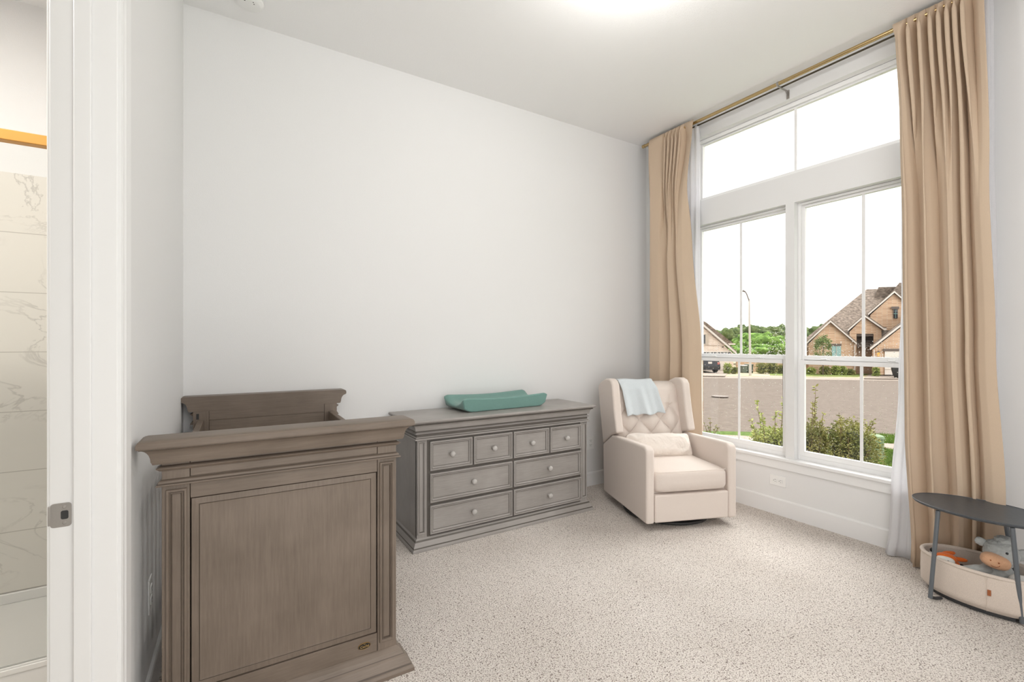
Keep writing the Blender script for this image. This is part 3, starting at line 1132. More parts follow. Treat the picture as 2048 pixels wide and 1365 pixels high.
def build_pad():
    mb = MB()
    nu, nv = 49, 29
    top, bot = [], []
    def shape(i, j):
        u, v = -1 + 2 * i / (nu - 1), -1 + 2 * j / (nv - 1)
        rr = .88
        # soft rounded outline
        eu = max(0, abs(u) - .90) / .10
        ev = max(0, abs(v) - .80) / .20
        shrink = 1 - min(1, eu * eu * .8 + ev * ev * .75)
        return u, v, shrink
    for j in range(nv):
        for i in range(nu):
            u, v, sh = shape(i, j)
            flare = .035 * abs(v) ** 3
            x = u * (PLn - .010 * (1 - abs(v))) 
            y = v * PWd
            zt = pad_top(u, v)
            edge = max(abs(u), abs(v))
            z = zt * (1 - .10 * (1 - sh)) - .012 * (1 - sh)
            top.append((x, y, z))
    for j in range(nv):
        for i in range(nu):
            u, v, sh = shape(i, j)
            x = u * (PLn - .014)
            # underside lifts a little at the long-end centre
            y = v * (PWd - .010)
            z = .001 + .026 * max(0, (abs(u) - .80) / .20) ** 2
            bot.append((x, y, z))
    n = nu * nv
    fs = []
    for j in range(nv - 1):
        for i in range(nu - 1):
            a = j * nu + i
            fs.append((a, a + 1, a + nu + 1, a + nu))
            fs.append((n + a, n + a + nu, n + a + nu + 1, n + a + 1))
    for i in range(nu - 1):
        fs.append((i, n + i, n + i + 1, i + 1))
        a = (nv - 1) * nu + i
        fs.append((a, a + 1, n + a + 1, n + a))
    for j in range(nv - 1):
        a = j * nu
        fs.append((a, a + nu, n + a + nu, n + a))
        a = j * nu + nu - 1
        fs.append((a, n + a, n + a + nu, a + nu))
    mb.add(top + bot, fs)
    o = mb.build('pad_cover', M['pad'], pad, bevel=.014, seg=4)
    o.modifiers['bevel'].angle_limit = R(45)
    return o


build_pad()

# ================================================================== ARMCHAIR
ch = empty('armchair', (2.343, 2.127, 0), R(-20.3), 'cream tufted wingback swivel armchair in the corner by the window', 'armchair')
CW = .665


def sub_round(mb, name, mat, parent=ch, bev=.012, seg=4):
    return mb.build(name, mat, parent, bevel=bev, seg=seg)


def arm(x0, x1):
    prof = [(0, .05), (0, .505), (.004, .530), (.018, .548), (.045, .555), (.30, .543), (.560, .527), (.735, .425), (.720, .05)]
    mb = MB().prism(prof, 'x', x0, x1)
    sub_round(mb, 'arm', M['chair'], bev=.016, seg=5)


arm(0, .060)
arm(CW - .060, CW)


def wing(x0, x1):
    prof = [(.475, .560), (.515, .700), (.545, .850), (.556, .915), (.580, .944), (.625, .957), (.690, .953), (.760, .930), (.830, .895), (.843, .870), (.800, .680), (.738, .428), (.566, .533)]
    mb = MB().prism(prof, 'x', x0, x1)
    sub_round(mb, 'wing', M['chair'], bev=.020, seg=5)


wing(.002, .066)
wing(CW - .066, CW - .002)

# reclined tufted back
def back_y(z):      # front surface depth as a function of height
    return .545 + (z - .40) * .245


def tuft(x, z):
    a, b = .090, .100
    u = ((x - .3325) / a + (z - .635) / b) / 2 + .5
    v = ((x - .3325) / a - (z - .635) / b) / 2 + .5
    h = (abs(sin(pi * u)) * abs(sin(pi * v))) ** .42
    k = min(1, max(0, (.765 - z) / .05))          # tufting ends below the head
    if z > .735:
        # pleats running up from the top buttons
        px = abs(sin(pi * ((x - .3325) / .180)))
        h2 = px ** .35
        f = min(1, (z - .735) / .03)
        fade = max(0, 1 - (z - .735) / .10)
        h = h * (1 - f) + (1 - (1 - h2) * fade * .8) * f
    return h


def build_back():
    mb = MB()
    nu, nv = 121, 141
    x0, x1, z0, z1 = .058, CW - .058, .36, .930
    front = []
    for j in range(nv):
        for i in range(nu):
            s, t = i / (nu - 1), j / (nv - 1)
            x, z = x0 + (x1 - x0) * s, z0 + (z1 - z0) * t
            edge = (1 - (abs(2 * s - 1)) ** 6)
            et = 1 - max(0, (t - .86) / .14) ** 2.2
            puff = .044 * edge * tuft(x, z) + .012 * cos((2 * s - 1) * pi / 2)
            y = back_y(z) - puff + .075 * (1 - et)
            zz = z - .012 * max(0, (t - .93) / .07) ** 2
            front.append((x, y, zz))
    n = nu * nv
    back = []
    for j in range(nv):
        for i in range(nu):
            s, t = i / (nu - 1), j / (nv - 1)
            x, z = x0 + (x1 - x0) * s, z0 + (z1 - z0) * t
            back.append((x, max(.80, .74 + (z - .40) * .20) if False else back_y(z) + .165 - .04 * max(0, (t - .9) / .1) ** 2, z - .012 * max(0, (t - .93) / .07) ** 2))
    fs = []
    for j in range(nv - 1):
        for i in range(nu - 1):
            a = j * nu + i
            fs.append((a, a + 1, a + nu + 1, a + nu))
    fs += [tuple(n + q for q in f[::-1]) for f in fs]
    for i in range(nu - 1):
        fs.append((i, n + i, n + i + 1, i + 1))
        a = (nv - 1) * nu + i
        fs.append((a, a + 1, n + a + 1, n + a))
    for j in range(nv - 1):
        a = j * nu
        fs.append((a, a + nu, n + a + nu, n + a))
        a = j * nu + nu - 1
        fs.append((a, n + a, n + a + nu, a + nu))
    mb.add(front + back, fs)
    bo = mb.build('backrest', M['chair'], ch, smooth='all')
    for (bx_, bz_) in [(.1525, .735), (.3325, .735), (.5125, .735), (.2425, .635), (.4225, .635), (.1525, .535), (.3325, .535), (.5125, .535)]:
        MB().superq((bx_, back_y(bz_) - .004, bz_), .0065, .0045, .0065, nu=14, nv=8).build('tuft_button', M['chair'], bo, smooth='all')


build_back()
# seat cushion with a welt seam
def seat_w(x, y, z):
    crown = .16 * (1 - abs(x) ** 2.5) if z > 0 else 0
    if y < 0:
        y = y * (1 + .045 * (1 - x * x) * (1 if z > -.5 else .4))
    return x, y, z + crown * (1 - .5 * abs(y) ** 3)
sc = MB().superq((CW / 2, .285, .316), .275, .290, .076, .34, .20, 72, 36, warp=seat_w).build('seat_cushion', M['chair'], ch, smooth='all')
mb = MB()
pts = []
for k in range(25):
    x = -0.97 + 1.94 * k / 24
    pts.append((CW / 2 + .275 * x, .285 - .290 * (1 + .045 * (1 - x * x)) + .006 + .03 * abs(x) ** 12, .383 + .004 * (1 - abs(x) ** 2.5)))
mb.tube(pts, .0022, 8).build('seam_piping', M['chair'], sc, smooth='all')
mb = MB().box(.062, CW - .062, .000, .10, .055, .238)
sub_round(mb, 'footrest_panel', M['chair'], bev=.012, seg=4)
mb = MB().box(.060, CW - .060, .05, .70, .085, .30)
mb.build('seat_frame', M['chair'], ch)
MB().box(.03, CW - .03, .04, .70, .075, .088).build('underside', M['chair_dark'], ch)
MB().lathe([(.285, .004), (.300, .006), (.305, .014), (.300, .022), (.200, .026), (.060, .040), (.055, .078), (.0001, .078)], (CW / 2, .350, 0), n=56).build('swivel_base', M['chair_dark'], ch, smooth=True)

# lumbar pillow
def pil_w(x, y, z):
    r2 = max(abs(x), abs(z))
    k = 1 - .70 * (abs(x) ** 5) * 1.0
    k2 = 1 - .70 * (abs(z) ** 5)
    xx = x * (1 + .06 * abs(z) ** 3 - .03)
    zz = z * (1 + .16 * abs(x) ** 8 - .08 * (1 - x * x) + .03 * sin(x * 7))
    cr_ = 1 - 2.2 * abs(noise.noise(Vector((x * 2.6 + 3, z * 1.3 + x * .8, 1.7 if y > 0 else 5.1))))
    return xx, y * k * k2 * (1 + .30 * cr_) - .06 * (1 - x * x), zz
lo = Matrix.Rotation(R(-20.3), 4, 'Z')
pcen = Vector((2.343, 2.127, 0)) + lo @ Vector((.312, .405, .462))
plw = empty('lumbar_pillow', pcen, R(-20.3), 'small rectangular cream lumbar pillow leaning on the armchair back', 'pillow')
Rp = Matrix.Rotation(R(-27), 4, 'X') @ Matrix.Rotation(R(2), 4, 'Y')
MB().superq((0, 0, .004), .262, .056, .100, .45, .30, 90, 48, warp=pil_w, rot=Rp).build('pillow_cover', M['pillow'], plw, smooth='all')

# blanket over the chair back
def drape_pt(s, t):
    """s across 0..1, t along the fall: 0 = behind, 1 = front hem"""
    xa = .085 + .235 * s + (.045 + .055 * s * 0) * 0
    L = t
    # centre line path over the top of the back
    path = [(.770, .80), (.765, .88), (.745, .928), (.715, .945), (.680, .942), (.655, .915), (.628, .870), (.612, .800), (.596, .735), (.580, .672)]
    f = L * (len(path) - 1)
    i = min(int(f), len(path) - 2)
    q = f - i
    y = path[i][0] * (1 - q) + path[i + 1][0] * q
    z = path[i][1] * (1 - q) + path[i + 1][1] * q
    fall = max(0, (L - .5) / .5)
    x0, x1 = .088 + .030 * fall, .375 + .060 * fall
    x = x0 + (x1 - x0) * s
    wob = .011 * sin(s * 13 + 1.0) * fall + .006 * sin(s * 27) * fall
    z2 = z + (.020 * s + .006 * sin(s * 17)) * fall
    return (x, y - .040 - wob + .004 * sin(s * 9 + L * 6), z2 + .004 * sin(s * 7))
bk = empty('folded_blanket', (2.343, 2.127, 0), R(-20.3), 'pale blue knitted blanket draped over the armchair back', 'blanket')
MB().grid(drape_pt, 60, 60).build('blanket_cloth', M['blanket'], bk, smooth='all', solid=.008)

# ================================================================== CURTAINS
RX, RZ = 3.27, 3.034
rod = empty('curtain_rod', (0, 0, 0), 0, 'brass double curtain rod above the window', 'curtain rod')
MB().tube([(RX, .45, RZ), (RX, 2.985, RZ)], .0125, 16).build('front_rod', M['gold'], rod, smooth=True)
MB().tube([(RX + .055, .45, RZ - .004), (RX + .055, 2.975, RZ - .004)], .006, 12).build('rear_rod', M['bronze'], rod, smooth=True)
for yy in (2.995,):
    MB().lathe([(.011, -.035), (.013, -.033), (.013, -.012), (.016, -.010), (.0165, .016), (.015, .018), (.0001, .018)], (RX, yy, RZ), 'y', 20).build('finial', M['gold'], rod, smooth=True)
MB().lathe([(.006, -.01), (.010, -.008), (.012, .002), (.008, .010), (.0001, .011)], (RX + .055, 2.975, RZ - .004), 'y', 14).build('rear_finial', M['bronze'], rod, smooth=True)
for yy in (2.94, 1.785, .62):
    mb = MB()
    mb.box(RX - .004, XR, yy - .004, yy + .004, RZ - .022, RZ - .014)
    mb.tube([(RX, yy - .008, RZ), (RX, yy + .008, RZ)], .0145, 14)
    mb.box(XR - .006, XR, yy - .010, yy + .010, RZ - .070, RZ - .008)
    mb.prism([(XR - .004, RZ - .060), (XR - .004, RZ - .016), (XR - .045, RZ - .016)], 'y', yy - .002, yy + .002)
    mb.build('rod_bracket', M['nickel'] if yy == 1.785 else M['gold'], rod, bevel=.001)


def interp(kn, s):
    for (a0, v0), (a1, v1) in zip(kn, kn[1:]):
        if s <= a1:
            return v0 + (v1 - v0) * (s - a0) / (a1 - a0)
    return kn[-1][1]


def curtain(name, label, cat, x0, edge0, edge1, amp, z0, z1, mat, seed, top, bot, nu, solid=.0022, omega=.30, flare=0.0, hug=.024):
    """edge0 / edge1: y of the two vertical edges at height fraction t (0 bottom, 1 top), s runs from edge0 to edge1;
    top / bot: fold phases along s at the heading and at the hem"""
    r = random.Random(seed)
    ph = [r.uniform(-3, 3) for _ in range(6)]
    nv = 110
    def fn(s, t):
        t = t ** .85
        z = z0 + (z1 - z0) * t
        a, b = edge0(t), edge1(t)
        wt = min(1, max(0, (t - .62) / .33))
        wt = wt * wt * (3 - 2 * wt)
        k = s + .012 * sin(s * 7 + ph[0] + 2.0 * (1 - t)) * (1 - wt)
        pt, pb = 2 * pi * interp(top, k), 2 * pi * interp(bot, k)
        c = cos(pt) * wt + cos(pb) * (1 - wt)
        d = sin(2 * pt) * wt + sin(2 * pb) * (1 - wt)
        c = math.copysign(abs(c) ** .8, c)
        head = max(0, (t - .975) / .025)          # rod pocket: flat round the rod
        A = amp * (1 - .85 * head) * (1 + .2 * sin(s * 8 + ph[3]) * (1 - t))
        y = a + (b - a) * s + omega * A * d * (1 - .5 * head)
        x = x0 - hug * head ** .6 + A * c + .006 * sin(s * 11 + (1 - t) * 6 + ph[4]) * (1 - t)
        z += .005 * head * cos(pt)
        if t < .03:
            x -= flare * (1 - t / .03) * (.5 + .5 * sin(s * 15))
        return (x, y, z)
    root = empty(name, (x0, (edge0(1) + edge1(1)) / 2, 0), 0, label, cat)
    mb = MB().grid(fn, nu, nv)
    o = mb.build('curtain_panel', mat, None, smooth='all', solid=solid)
    o.parent = root
    o.matrix_parent_inverse = Matrix.Translation(root.location).inverted()
    return root


def lerp(a, b, t): return a + (b - a) * t
def pw(pts):
    def f(t):
        for (t0, v0), (t1, v1) in zip(pts, pts[1:]):
            if t <= t1:
                q = (t - t0) / (t1 - t0)
                q = q * q * (3 - 2 * q)
                return v0 + (v1 - v0) * q
        return pts[-1][1]
    return f


def flip(kn):
    return [(1 - a, v) for a, v in kn][::-1]


curtain('drape', 'beige drape gathered at the left end of the window behind the armchair', 'curtain', RX,
        pw([(0, 2.42), (.38, 2.425), (.67, 2.51), (.80, 2.52), (1, 2.445)]), pw([(0, 2.93), (1, 2.905)]), .042, .012, RZ + .020, M['drape'], 3,
        flip([(0, .5), (.30, .75), (.38, 1.5), (.46, 2.5), (.55, 3.5), (.63, 4.5), (.72, 5.5), (.80, 6.2), (1, 6.5)]),
        flip([(0, .0), (.06, .5), (.30, .62), (.44, 1.0), (.50, 1.5), (.62, 1.7), (.68, 2.0), (.74, 2.5), (.90, 2.65), (1, 3.0)]), 170)
curtain('drape', 'beige drape gathered at the right end of the window behind the oval table', 'curtain', RX,
        pw([(0, .665), (.15, .655), (.4, .69), (.7, .715), (1, .745)]), pw([(0, 1.045), (.25, 1.075), (.62, 1.085), (.8, 1.10), (1, 1.125)]), .044, .010, RZ + .020, M['drape'], 9,
        flip([(0, .35), (.13, .6), (.19, 1.5), (.32, 2.5), (.44, 3.5), (.53, 4.5), (.62, 5.5), (.70, 6.5), (.78, 7.5), (.90, 8.35), (1, 8.5)]),
        flip([(0, .15), (.05, .5), (.13, .75), (.18, 1.0), (.23, 1.25), (.30, 1.5), (.38, 1.8), (.42, 2.0), (.47, 2.3), (.55, 2.5), (.62, 2.62), (.66, 3.0), (.695, 3.5), (.72, 4.0), (.76, 4.35), (.86, 4.5), (1, 4.6)]), 240, flare=.02)
curtain('sheer_curtain', 'narrow white sheer curtain behind the left beige drape', 'curtain', RX + .062,
        pw([(0, 2.46), (.5, 2.455), (1, 2.46)]), pw([(0, 2.90), (1, 2.90)]), .010, .012, RZ + .004, M['sheer'], 5,
        [(0, 0), (1, 9)], [(0, 0), (1, 7)], 200, solid=.0008, hug=.012)
curtain('sheer_curtain', 'white sheer curtain puddling on the carpet beside the right drape', 'curtain', RX + .062,
        pw([(0, .72), (.5, .72), (.75, .73), (1, .735)]), pw([(0, 1.185), (.12, 1.170), (.32, 1.133), (.5, 1.117), (1, 1.117)]), .011, .008, RZ + .004, M['sheer'], 6,
        [(0, 0), (1, 8)], [(0, 0), (1, 6)], 200, solid=.0008, flare=.05, hug=.012)

# ================================================================== SIDE TABLE
TX, TY, TH = 3.060, .715, .45
tb = empty('side_table', (TX, TY, 0), 0, 'slate grey oval side table on slanted metal legs', 'side table')
AX, AY = .182, .257
def oval(ax, ay, z, n=72):
    return [(ax * cos(2 * pi * k / n), ay * sin(2 * pi * k / n), z) for k in range(n)]
mb = MB()
rings = [(.06, .03, TH - .020), (AX - .030, AY - .030, TH - .020), (AX - .006, AY - .006, TH - .012), (AX, AY, TH - .004), (AX, AY, TH), (AX - .002, AY - .002, TH + .001), (AX - .004, AY - .004, TH - .0015)]
vs = [p for a, b, z in rings for p in oval(a, b, z)]
n = 72
fs = [(i * n + k, i * n + (k + 1) % n, (i + 1) * n + (k + 1) % n, (i + 1) * n + k) for i in range(len(rings) - 1) for k in range(n)]
fs += [tuple(range(n))[::-1], tuple(range((len(rings) - 1) * n, len(rings) * n))]
mb.add(vs, fs)
mb.build('table_top', M['slate'], tb, smooth=True)
LEGS = [((-.125, .135), (-.176, .140)), ((-.125, -.120), (-.120, -.155)), ((.110, -.130), (.160, -.10)), ((.110, .120), (.150, .15))]
LEGS = [((-.140, .118), (-.172, .138)), ((-.130, -.128), (-.090, -.150)), ((.070, -.062), (.140, -.095))]
for (tx, ty), (fx, fy) in LEGS:
    lg = MB().tube([(tx, ty, TH - .018), (fx, fy, .012)], .0088, 16).build('leg', M['table_leg'], tb, smooth=True)
    nx, ny = fx * .72, fy * .80
    MB().tube([(fx, fy, .016), ((fx + nx) / 2, (fy + ny) / 2, .010), (nx, ny, .011)], .007, 10).build('foot', M['rubber'], lg, smooth=True)

# basket
bk_ = empty('toy_basket', (TX + .01, TY, 0), 0, 'oval oat-coloured canvas basket standing between the table legs', 'basket')
BX, BY, BH = .150, .228, .190
mb = MB()
def wall_pt(s, t):
    a = 2 * pi * s
    k = [(-.022, .022), (-.002, .045), (0, .10), (-.002, BH - .01), (-.004, BH), (-.010, BH + .003), (-.015, BH), (-.014, BH - .02), (-.012, .10), (-.016, .040), (-.08, .034)]
    f = t * (len(k) - 1)
    i = min(int(f), len(k) - 2)
    q = f - i
    o_ = k[i][0] * (1 - q) + k[i + 1][0] * q
    z = k[i][1] * (1 - q) + k[i + 1][1] * q
    w = .003 * sin(a * 5 + 1) * min(1, z / BH)
    return ((BX + o_ + w) * cos(a), (BY + o_ + w) * sin(a), z)
mb.grid(wall_pt, 80, 41, closed_u=True)
n = 80
mb.f.append(tuple(range(n))[::-1])
mb.f.append(tuple(range(40 * n, 41 * n)))
mb.build('basket_body', M['basket'], bk_, smooth='all')
mb = MB()
mb.tube([((BX - .007) * cos(2 * pi * k / 72) , (BY - .007) * sin(2 * pi * k / 72), BH - .001) for k in range(73)], .0085, 12, caps=False)
mb.build('rim_piping', M['basket'], bk_, smooth='all')
ta = math.atan2(-.057 / BY, -1)
tpos = Vector((-(BX + .001) * cos(math.asin(.057 / BY)), -.057, .115))
MB().box(-.0018, .0012, -.006, .006, -.013, .013).xf(Matrix.Translation(tpos) @ Matrix.Rotation(R(14), 4, 'Z')).build('leather_tag', M['leather'], bk_, bevel=.0005)
mb = MB()
mb.tube([Vector((-(BX + .0015) * cos(math.asin(.05 / BY)), -.050, z_)) for z_ in (.03, .10, .18)], .0008, 6).build('side_seam', M['basket'], bk_)
# base board of the frame
MB().prism([(p[0], p[1]) for p in oval(BX - .03, BY - .03, 0)], 'z', .004, .022).build('base_board', M['rubber'], bk_)


# plush animals ---------------------------------------------------------
def noisy(amp, freq, seed=0):
    def f(x, y, z):
        k = 1 + amp * noise.noise(Vector((x * freq + seed, y * freq, z * freq)))
        return x * k, y * k, z * k
    return f


pl_ = empty('plush_donkey', (3.095, .668, .050), R(100), 'shaggy grey plush animal with smiling peach muzzle sitting in the basket', 'plush toy')
# local: -y is where it looks; world facing ~ toward the camera
def PL(mb, name, mat, parent=None, **k):
    return mb.build(name, mat, parent or pl_, smooth='all', **k)
plush_root = pl_
pl_.rotation_euler = (0, 0, R(-62))
PL(MB().superq((0, 0, .085), .060, .055, .075, .9, .9, 48, 30, warp=noisy(.12, 9)), 'body', M['plush'])
hd = PL(MB().superq((.008, -.012, .205), .060, .056, .062, .9, .9, 56, 34, warp=noisy(.13, 11, 3)), 'head', M['plush'])
PL(MB().superq((-.024, -.058, .180), .052, .034, .034, .85, .85, 40, 24, rot=Matrix.Rotation(R(14), 4, 'Y')), 'muzzle', M['peach'], hd)
PL(MB().superq((-.048, -.088, .190), .0035, .002, .0035, nu=10, nv=6), 'nostril', M['leather'], hd)
PL(MB().superq((-.022, -.092, .184), .0035, .002, .0035, nu=10, nv=6), 'nostril', M['leather'], hd)
PL(MB().tube([(-.050, -.085, .172), (-.042, -.0895, .165), (-.032, -.0915, .163), (-.022, -.0915, .167), (-.018, -.0915, .173)], .0011, 6), 'smile', M['leather'], hd)
PL(MB().superq((.012, -.067, .226), .0055, .004, .0055, nu=14, nv=8), 'eye', M['black'], hd)
PL(MB().superq((.020, -.006, .262), .034, .032, .022, .9, .9, 32, 18, warp=noisy(.35, 14, 5)), 'hair_tuft', M['plush'], hd)
PL(MB().superq((.092, -.005, .212), .050, .012, .026, .8, .8, 30, 18, warp=noisy(.12, 9, 8), rot=Matrix.Rotation(R(-18), 4, 'Y')), 'ear', M['plush'], hd)
PL(MB().superq((-.055, .005, .240), .024, .010, .018, .8, .8, 24, 14, warp=noisy(.12, 9, 1), rot=Matrix.Rotation(R(25), 4, 'Y')), 'ear', M['plush'], hd)
for pts in ([(-.030, -.020, .120), (-.080, -.030, .115), (-.120, -.020, .095), (-.150, -.010, .078)], [(.045, -.03, .11), (.075, -.05, .09), (.085, -.06, .065)]):
    mb = MB().tube(pts, [.022, .023, .022, .017][:len(pts)] if len(pts) == 4 else [.022, .022, .018], 20)
    PL(mb, 'foreleg', M['plush'])
PL(MB().superq((.050, -.082, .115), .036, .028, .026, .8, .8, 28, 18, warp=noisy(.08, 6)), 'paw', M['plush_light'])

fx_ = empty('plush_fox', (3.052, .836, .062), R(-60), 'small orange and white plush fox lying in the left half of the basket', 'plush toy')
def FX(mb, name, mat, parent=None):
    return mb.build(name, mat, parent or fx_, smooth='all')
fh = FX(MB().superq((-.008, -.012, .110), .042, .030, .026, .9, .9, 40, 24), 'head', M['orange'])
FX(MB().superq((-.018, -.034, .106), .038, .024, .022, .9, .9, 32, 20), 'face', M['white_plush'], fh)
FX(MB().superq((-.012, -.057, .113), .0048, .003, .0048, nu=12, nv=8), 'eye', M['black'], fh)
FX(MB().superq((-.050, -.030, .116), .008, .008, .007, nu=14, nv=8), 'nose', M['black'], fh)
for (x, y, z, t) in ((.042, .0, .112, 0), (.010, .018, .128, 30)):
    FX(MB().superq((x, y, z), .034, .009, .010, .8, .9, 24, 14, rot=Matrix.Rotation(R(t), 4, 'Z')), 'ear', M['orange'], fh)
FX(MB().superq((.014, -.002, .060), .040, .032, .050, .9, .9, 32, 20), 'body', M['orange'])
FX(MB().tube([(.02, -.02, .07), (.045, -.028, .060), (.065, -.035, .045)], [.014, .014, .011], 14), 'paw', M['orange'])
FX(MB().superq((.050, -.012, .085), .010, .010, .010, nu=16, nv=10), 'paw_tip', M['black'])
tb1 = empty('plush_ball', (3.062, .893, .066), 0, 'small dark soft toy ball at the far left end of the basket', 'plush toy')
MB().superq((0, 0, .060), .026, .026, .055, .9, .9, 24, 16).build('toy_body', M['plush_light'], tb1, smooth='all')
MB().superq((-.004, 0, .122), .012, .012, .012, nu=20, nv=12).build('toy_knob', M['black'], tb1, smooth='all')

# ================================================================== OUTDOORS
E1 = Vector((cos(YAW), -sin(YAW), 0))
E2 = Vector((sin(YAW), cos(YAW), 0))
NG = -.70


def on_ground(px, py, z=NG):
    t = (EYE - z) * FPX / (py - Y0PX)
    return P(px, py, t)


def slab(name, pts, mat, th=.05, label=None, cat=None, lift=0):
    mb = MB()
    top = [Vector(p) + Vector((0, 0, lift)) for p in pts]
    mb.ngon3(top, [p - Vector((0, 0, th)) for p in top])
    o = mb.build(name, mat)
    o['kind'] = 'structure'
    return o


def gline(px, py0, py1=None):
    return on_ground(px, py0)


def far(px, py):      # ground beyond the street
    t = 36 + (py - 759) * (42 - 36) / (748 - 759)
    return P(px, py, max(30, t))


def lin(a, b, px):
    return a[1] + (b[1] - a[1]) * (px - a[0]) / (b[0] - a[0])


st_near = ((1400, 862), (1830, 872))
sw_a = ((1400, 868), (1830, 891))
sw_b = ((1400, 876), (1830, 904))
LPX, RPX = 1200, 2300
def edge(l, px): return on_ground(px, lin(*l, px))
# broad lawn underneath, then path and street on top of it
slab('ground_lawn', [(3.61, -14, NG), (60, -60, NG), edge(st_near, RPX), edge(st_near, LPX), (-2, 22, NG), (3.61, 3.4, NG)], M['lawn'], .2)
slab('ground_path', [edge(sw_b, LPX), edge(sw_b, RPX), edge(sw_a, RPX), edge(sw_a, LPX)], M['concrete'], .05, lift=.006)
def FG(px, t, lift=0.0):
    p = P(px, 700, t)
    l = (px - 1024) * t / FPX
    p.z = -1.36 - .64 * (l - 6.78) / 42.4 + lift
    return p
fl, fr_ = FG(1200, 36), FG(2300, 36)
nl, nr = edge(st_near, LPX) - Vector((0, 0, .03)), edge(st_near, RPX) - Vector((0, 0, .03))
slab('ground_street', [nl, nr, fr_, fl], M['road'], .2)
slab('ground_kerb', [fl, fr_, fr_ + E2 * 1.0 + Vector((0, 0, .10)), fl + E2 * 1.0 + Vector((0, 0, .10))], M['concrete'], .2)
slab('ground_far', [FG(1200, 36.9), FG(2300, 36.9), FG(2300, 110), FG(1150, 110)], mat_noise2('far_ground', (.25, .22, .13), (.36, .30, .21), 1.0), .2, lift=.10)
slab('ground_far_lawn', [FG(1585, 38.2), FG(1716, 38.2), FG(1738, 42.6), FG(1585, 42.6)], M['lawn_far'], .05, lift=.13)
slab('ground_driveway', [FG(1728, 36.4), FG(2000, 36.4), FG(2000, 42.6), FG(1742, 42.6)], M['concrete'], .08, lift=.14)
slab('ground_far_lawn', [FG(1540, 38.6), FG(1584, 38.6), FG(1584, 43.4), FG(1540, 43.4)], M['lawn_far'], .05, lift=.13)
slab('ground_driveway', [FG(1340, 36.4), FG(1450, 36.4), FG(1462, 46), FG(1340, 46)], M['concrete'], .08, lift=.14)
ps = P(1440, 793, 19.2)
mb = MB().lathe([(.33, -.02), (.33, .012), (.28, .012), (.0001, .010)], ps, n=28)
tag(mb.build('manhole_cover', M['dark_trim']), 'dark round manhole cover in the street', 'manhole cover')


HDIR = [None]
def px_prism(mb, pts, t, depth):
    a = [P(x, y, t) for x, y in pts]
    b = [p + (HDIR[0] or E2) * depth for p in a]
    return mb.ngon3(a, b)


EH = (P(1720, Y0PX, 1.0) - Vector((0, 0, EYE)))
EH = EH / EH.length


def part(root, name, pts, t, depth, mat, label=None, **k):
    o = px_prism(MB(), pts, t, depth).build(name, mat, root, **k)
    if label: o['label'] = label
    return o


def band(pts, w):
    """polyline -> list of quads of vertical thickness w (px)"""
    return [[pts[i], pts[i + 1], (pts[i + 1][0], pts[i + 1][1] + w), (pts[i][0], pts[i][1] + w)] for i in range(len(pts) - 1)]


def rect(a, b, c, d): return [(a, c), (b, c), (b, d), (a, d)]


# brick house across the street
hs = empty('house', (0, 0, 0), 0, 'tan brick house with brown shingle gables across the street', 'house')
HDIR[0] = EH
part(hs, 'wall', rect(1600, 1960, 692, 750), 43.0, 12, M['brick'])
def solid(root, name, vs, fs, mat):
    return MB().add(vs, fs).build(name, mat, root)
el, er = P(1590, 694, 42.4), P(2050, 694, 42.4)
bl_, br_ = el + EH * 14, er + EH * 14
r1, r2 = P(1733, 579, 50), P(1960, 571, 50)
solid(hs, 'roof', [el, er, br_, bl_, r1, r2], [(0, 1, 5, 4), (1, 2, 5), (2, 3, 4, 5), (3, 0, 4), (0, 3, 2, 1)], M['shingle'])
for (a, b, c, d, tt) in (((1748, 597), (1757, 574.5), (1940, 571.5), (1960, 600), 48.6), ((1770, 600), (1799, 565.5), (1815, 566), (1850, 600), 47.6)):
    part(hs, 'roof', [a, b, c, d], tt, 1.6, M['shingle'])
part(hs, 'fascia', band([(1592, 692), (1617, 692)], 3)[0], 42.2, .2, M['fascia'])


def gable(root, wall_pts, rake, t, depth, wmat, rw=4.2, roof_back=6, overhang=.35):
    part(root, 'wall', wall_pts, t, depth, wmat)
    mb, rb = MB(), MB()
    for q in band(rake, rw):
        px_prism(mb, q, t - overhang, .12)
    for q in band([(x, y - 1.6) for x, y in rake], 1.8):
        px_prism(rb, q, t - overhang - .02, roof_back)
    mb.build('rake_board', M['fascia'], root)
    rb.build('gable_roof', M['shingle'], root)


gable(hs, [(1617, 750), (1617, 688), (1661, 644), (1711, 690), (1711, 750)], [(1612, 685), (1661, 640.5), (1714, 686)], 41.5, 4, M['brick'], roof_back=7)
w1 = part(hs, 'window', rect(1664, 1682, 692.5, 728), 41.42, .06, M['house_glass'])
part(w1, 'window_header', rect(1659, 1683, 688, 692.5), 41.38, .1, M['dark_trim'])
part(w1, 'mullion', rect(1672.6, 1673.4, 692.5, 728), 41.38, .03, M['fascia'])
# entry porch gable with opening
for pts in ([(1699, 750), (1699, 664), (1713, 650), (1713, 750)], [(1747, 750), (1747, 647), (1763, 660), (1763, 750)], [(1713, 668), (1713, 650), (1729, 634), (1747, 648), (1747, 668)]):
    part(hs, 'wall', pts, 42.0, 1.6, M['brick'])
gable(hs, [(1728, 640), (1729, 636), (1730, 640)], [(1695.5, 659), (1729, 629.5), (1768, 656.5), (1773, 656.5)], 42.0, 1, M['brick'], roof_back=6)
part(hs, 'porch_wall', rect(1712, 1749, 666, 750), 43.4, .2, M['dark_trim'])
part(hs, 'porch_beam', rect(1713, 1747, 668, 673), 42.1, .3, M['dark_trim'])
dd = part(hs, 'front_door', rect(1731, 1747, 693, 747), 43.2, .12, mat_plain('front_door_wood', (.09, .035, .03), .5))
part(dd, 'door_frame', rect(1729.5, 1731, 691, 747), 43.1, .15, M['fascia'])
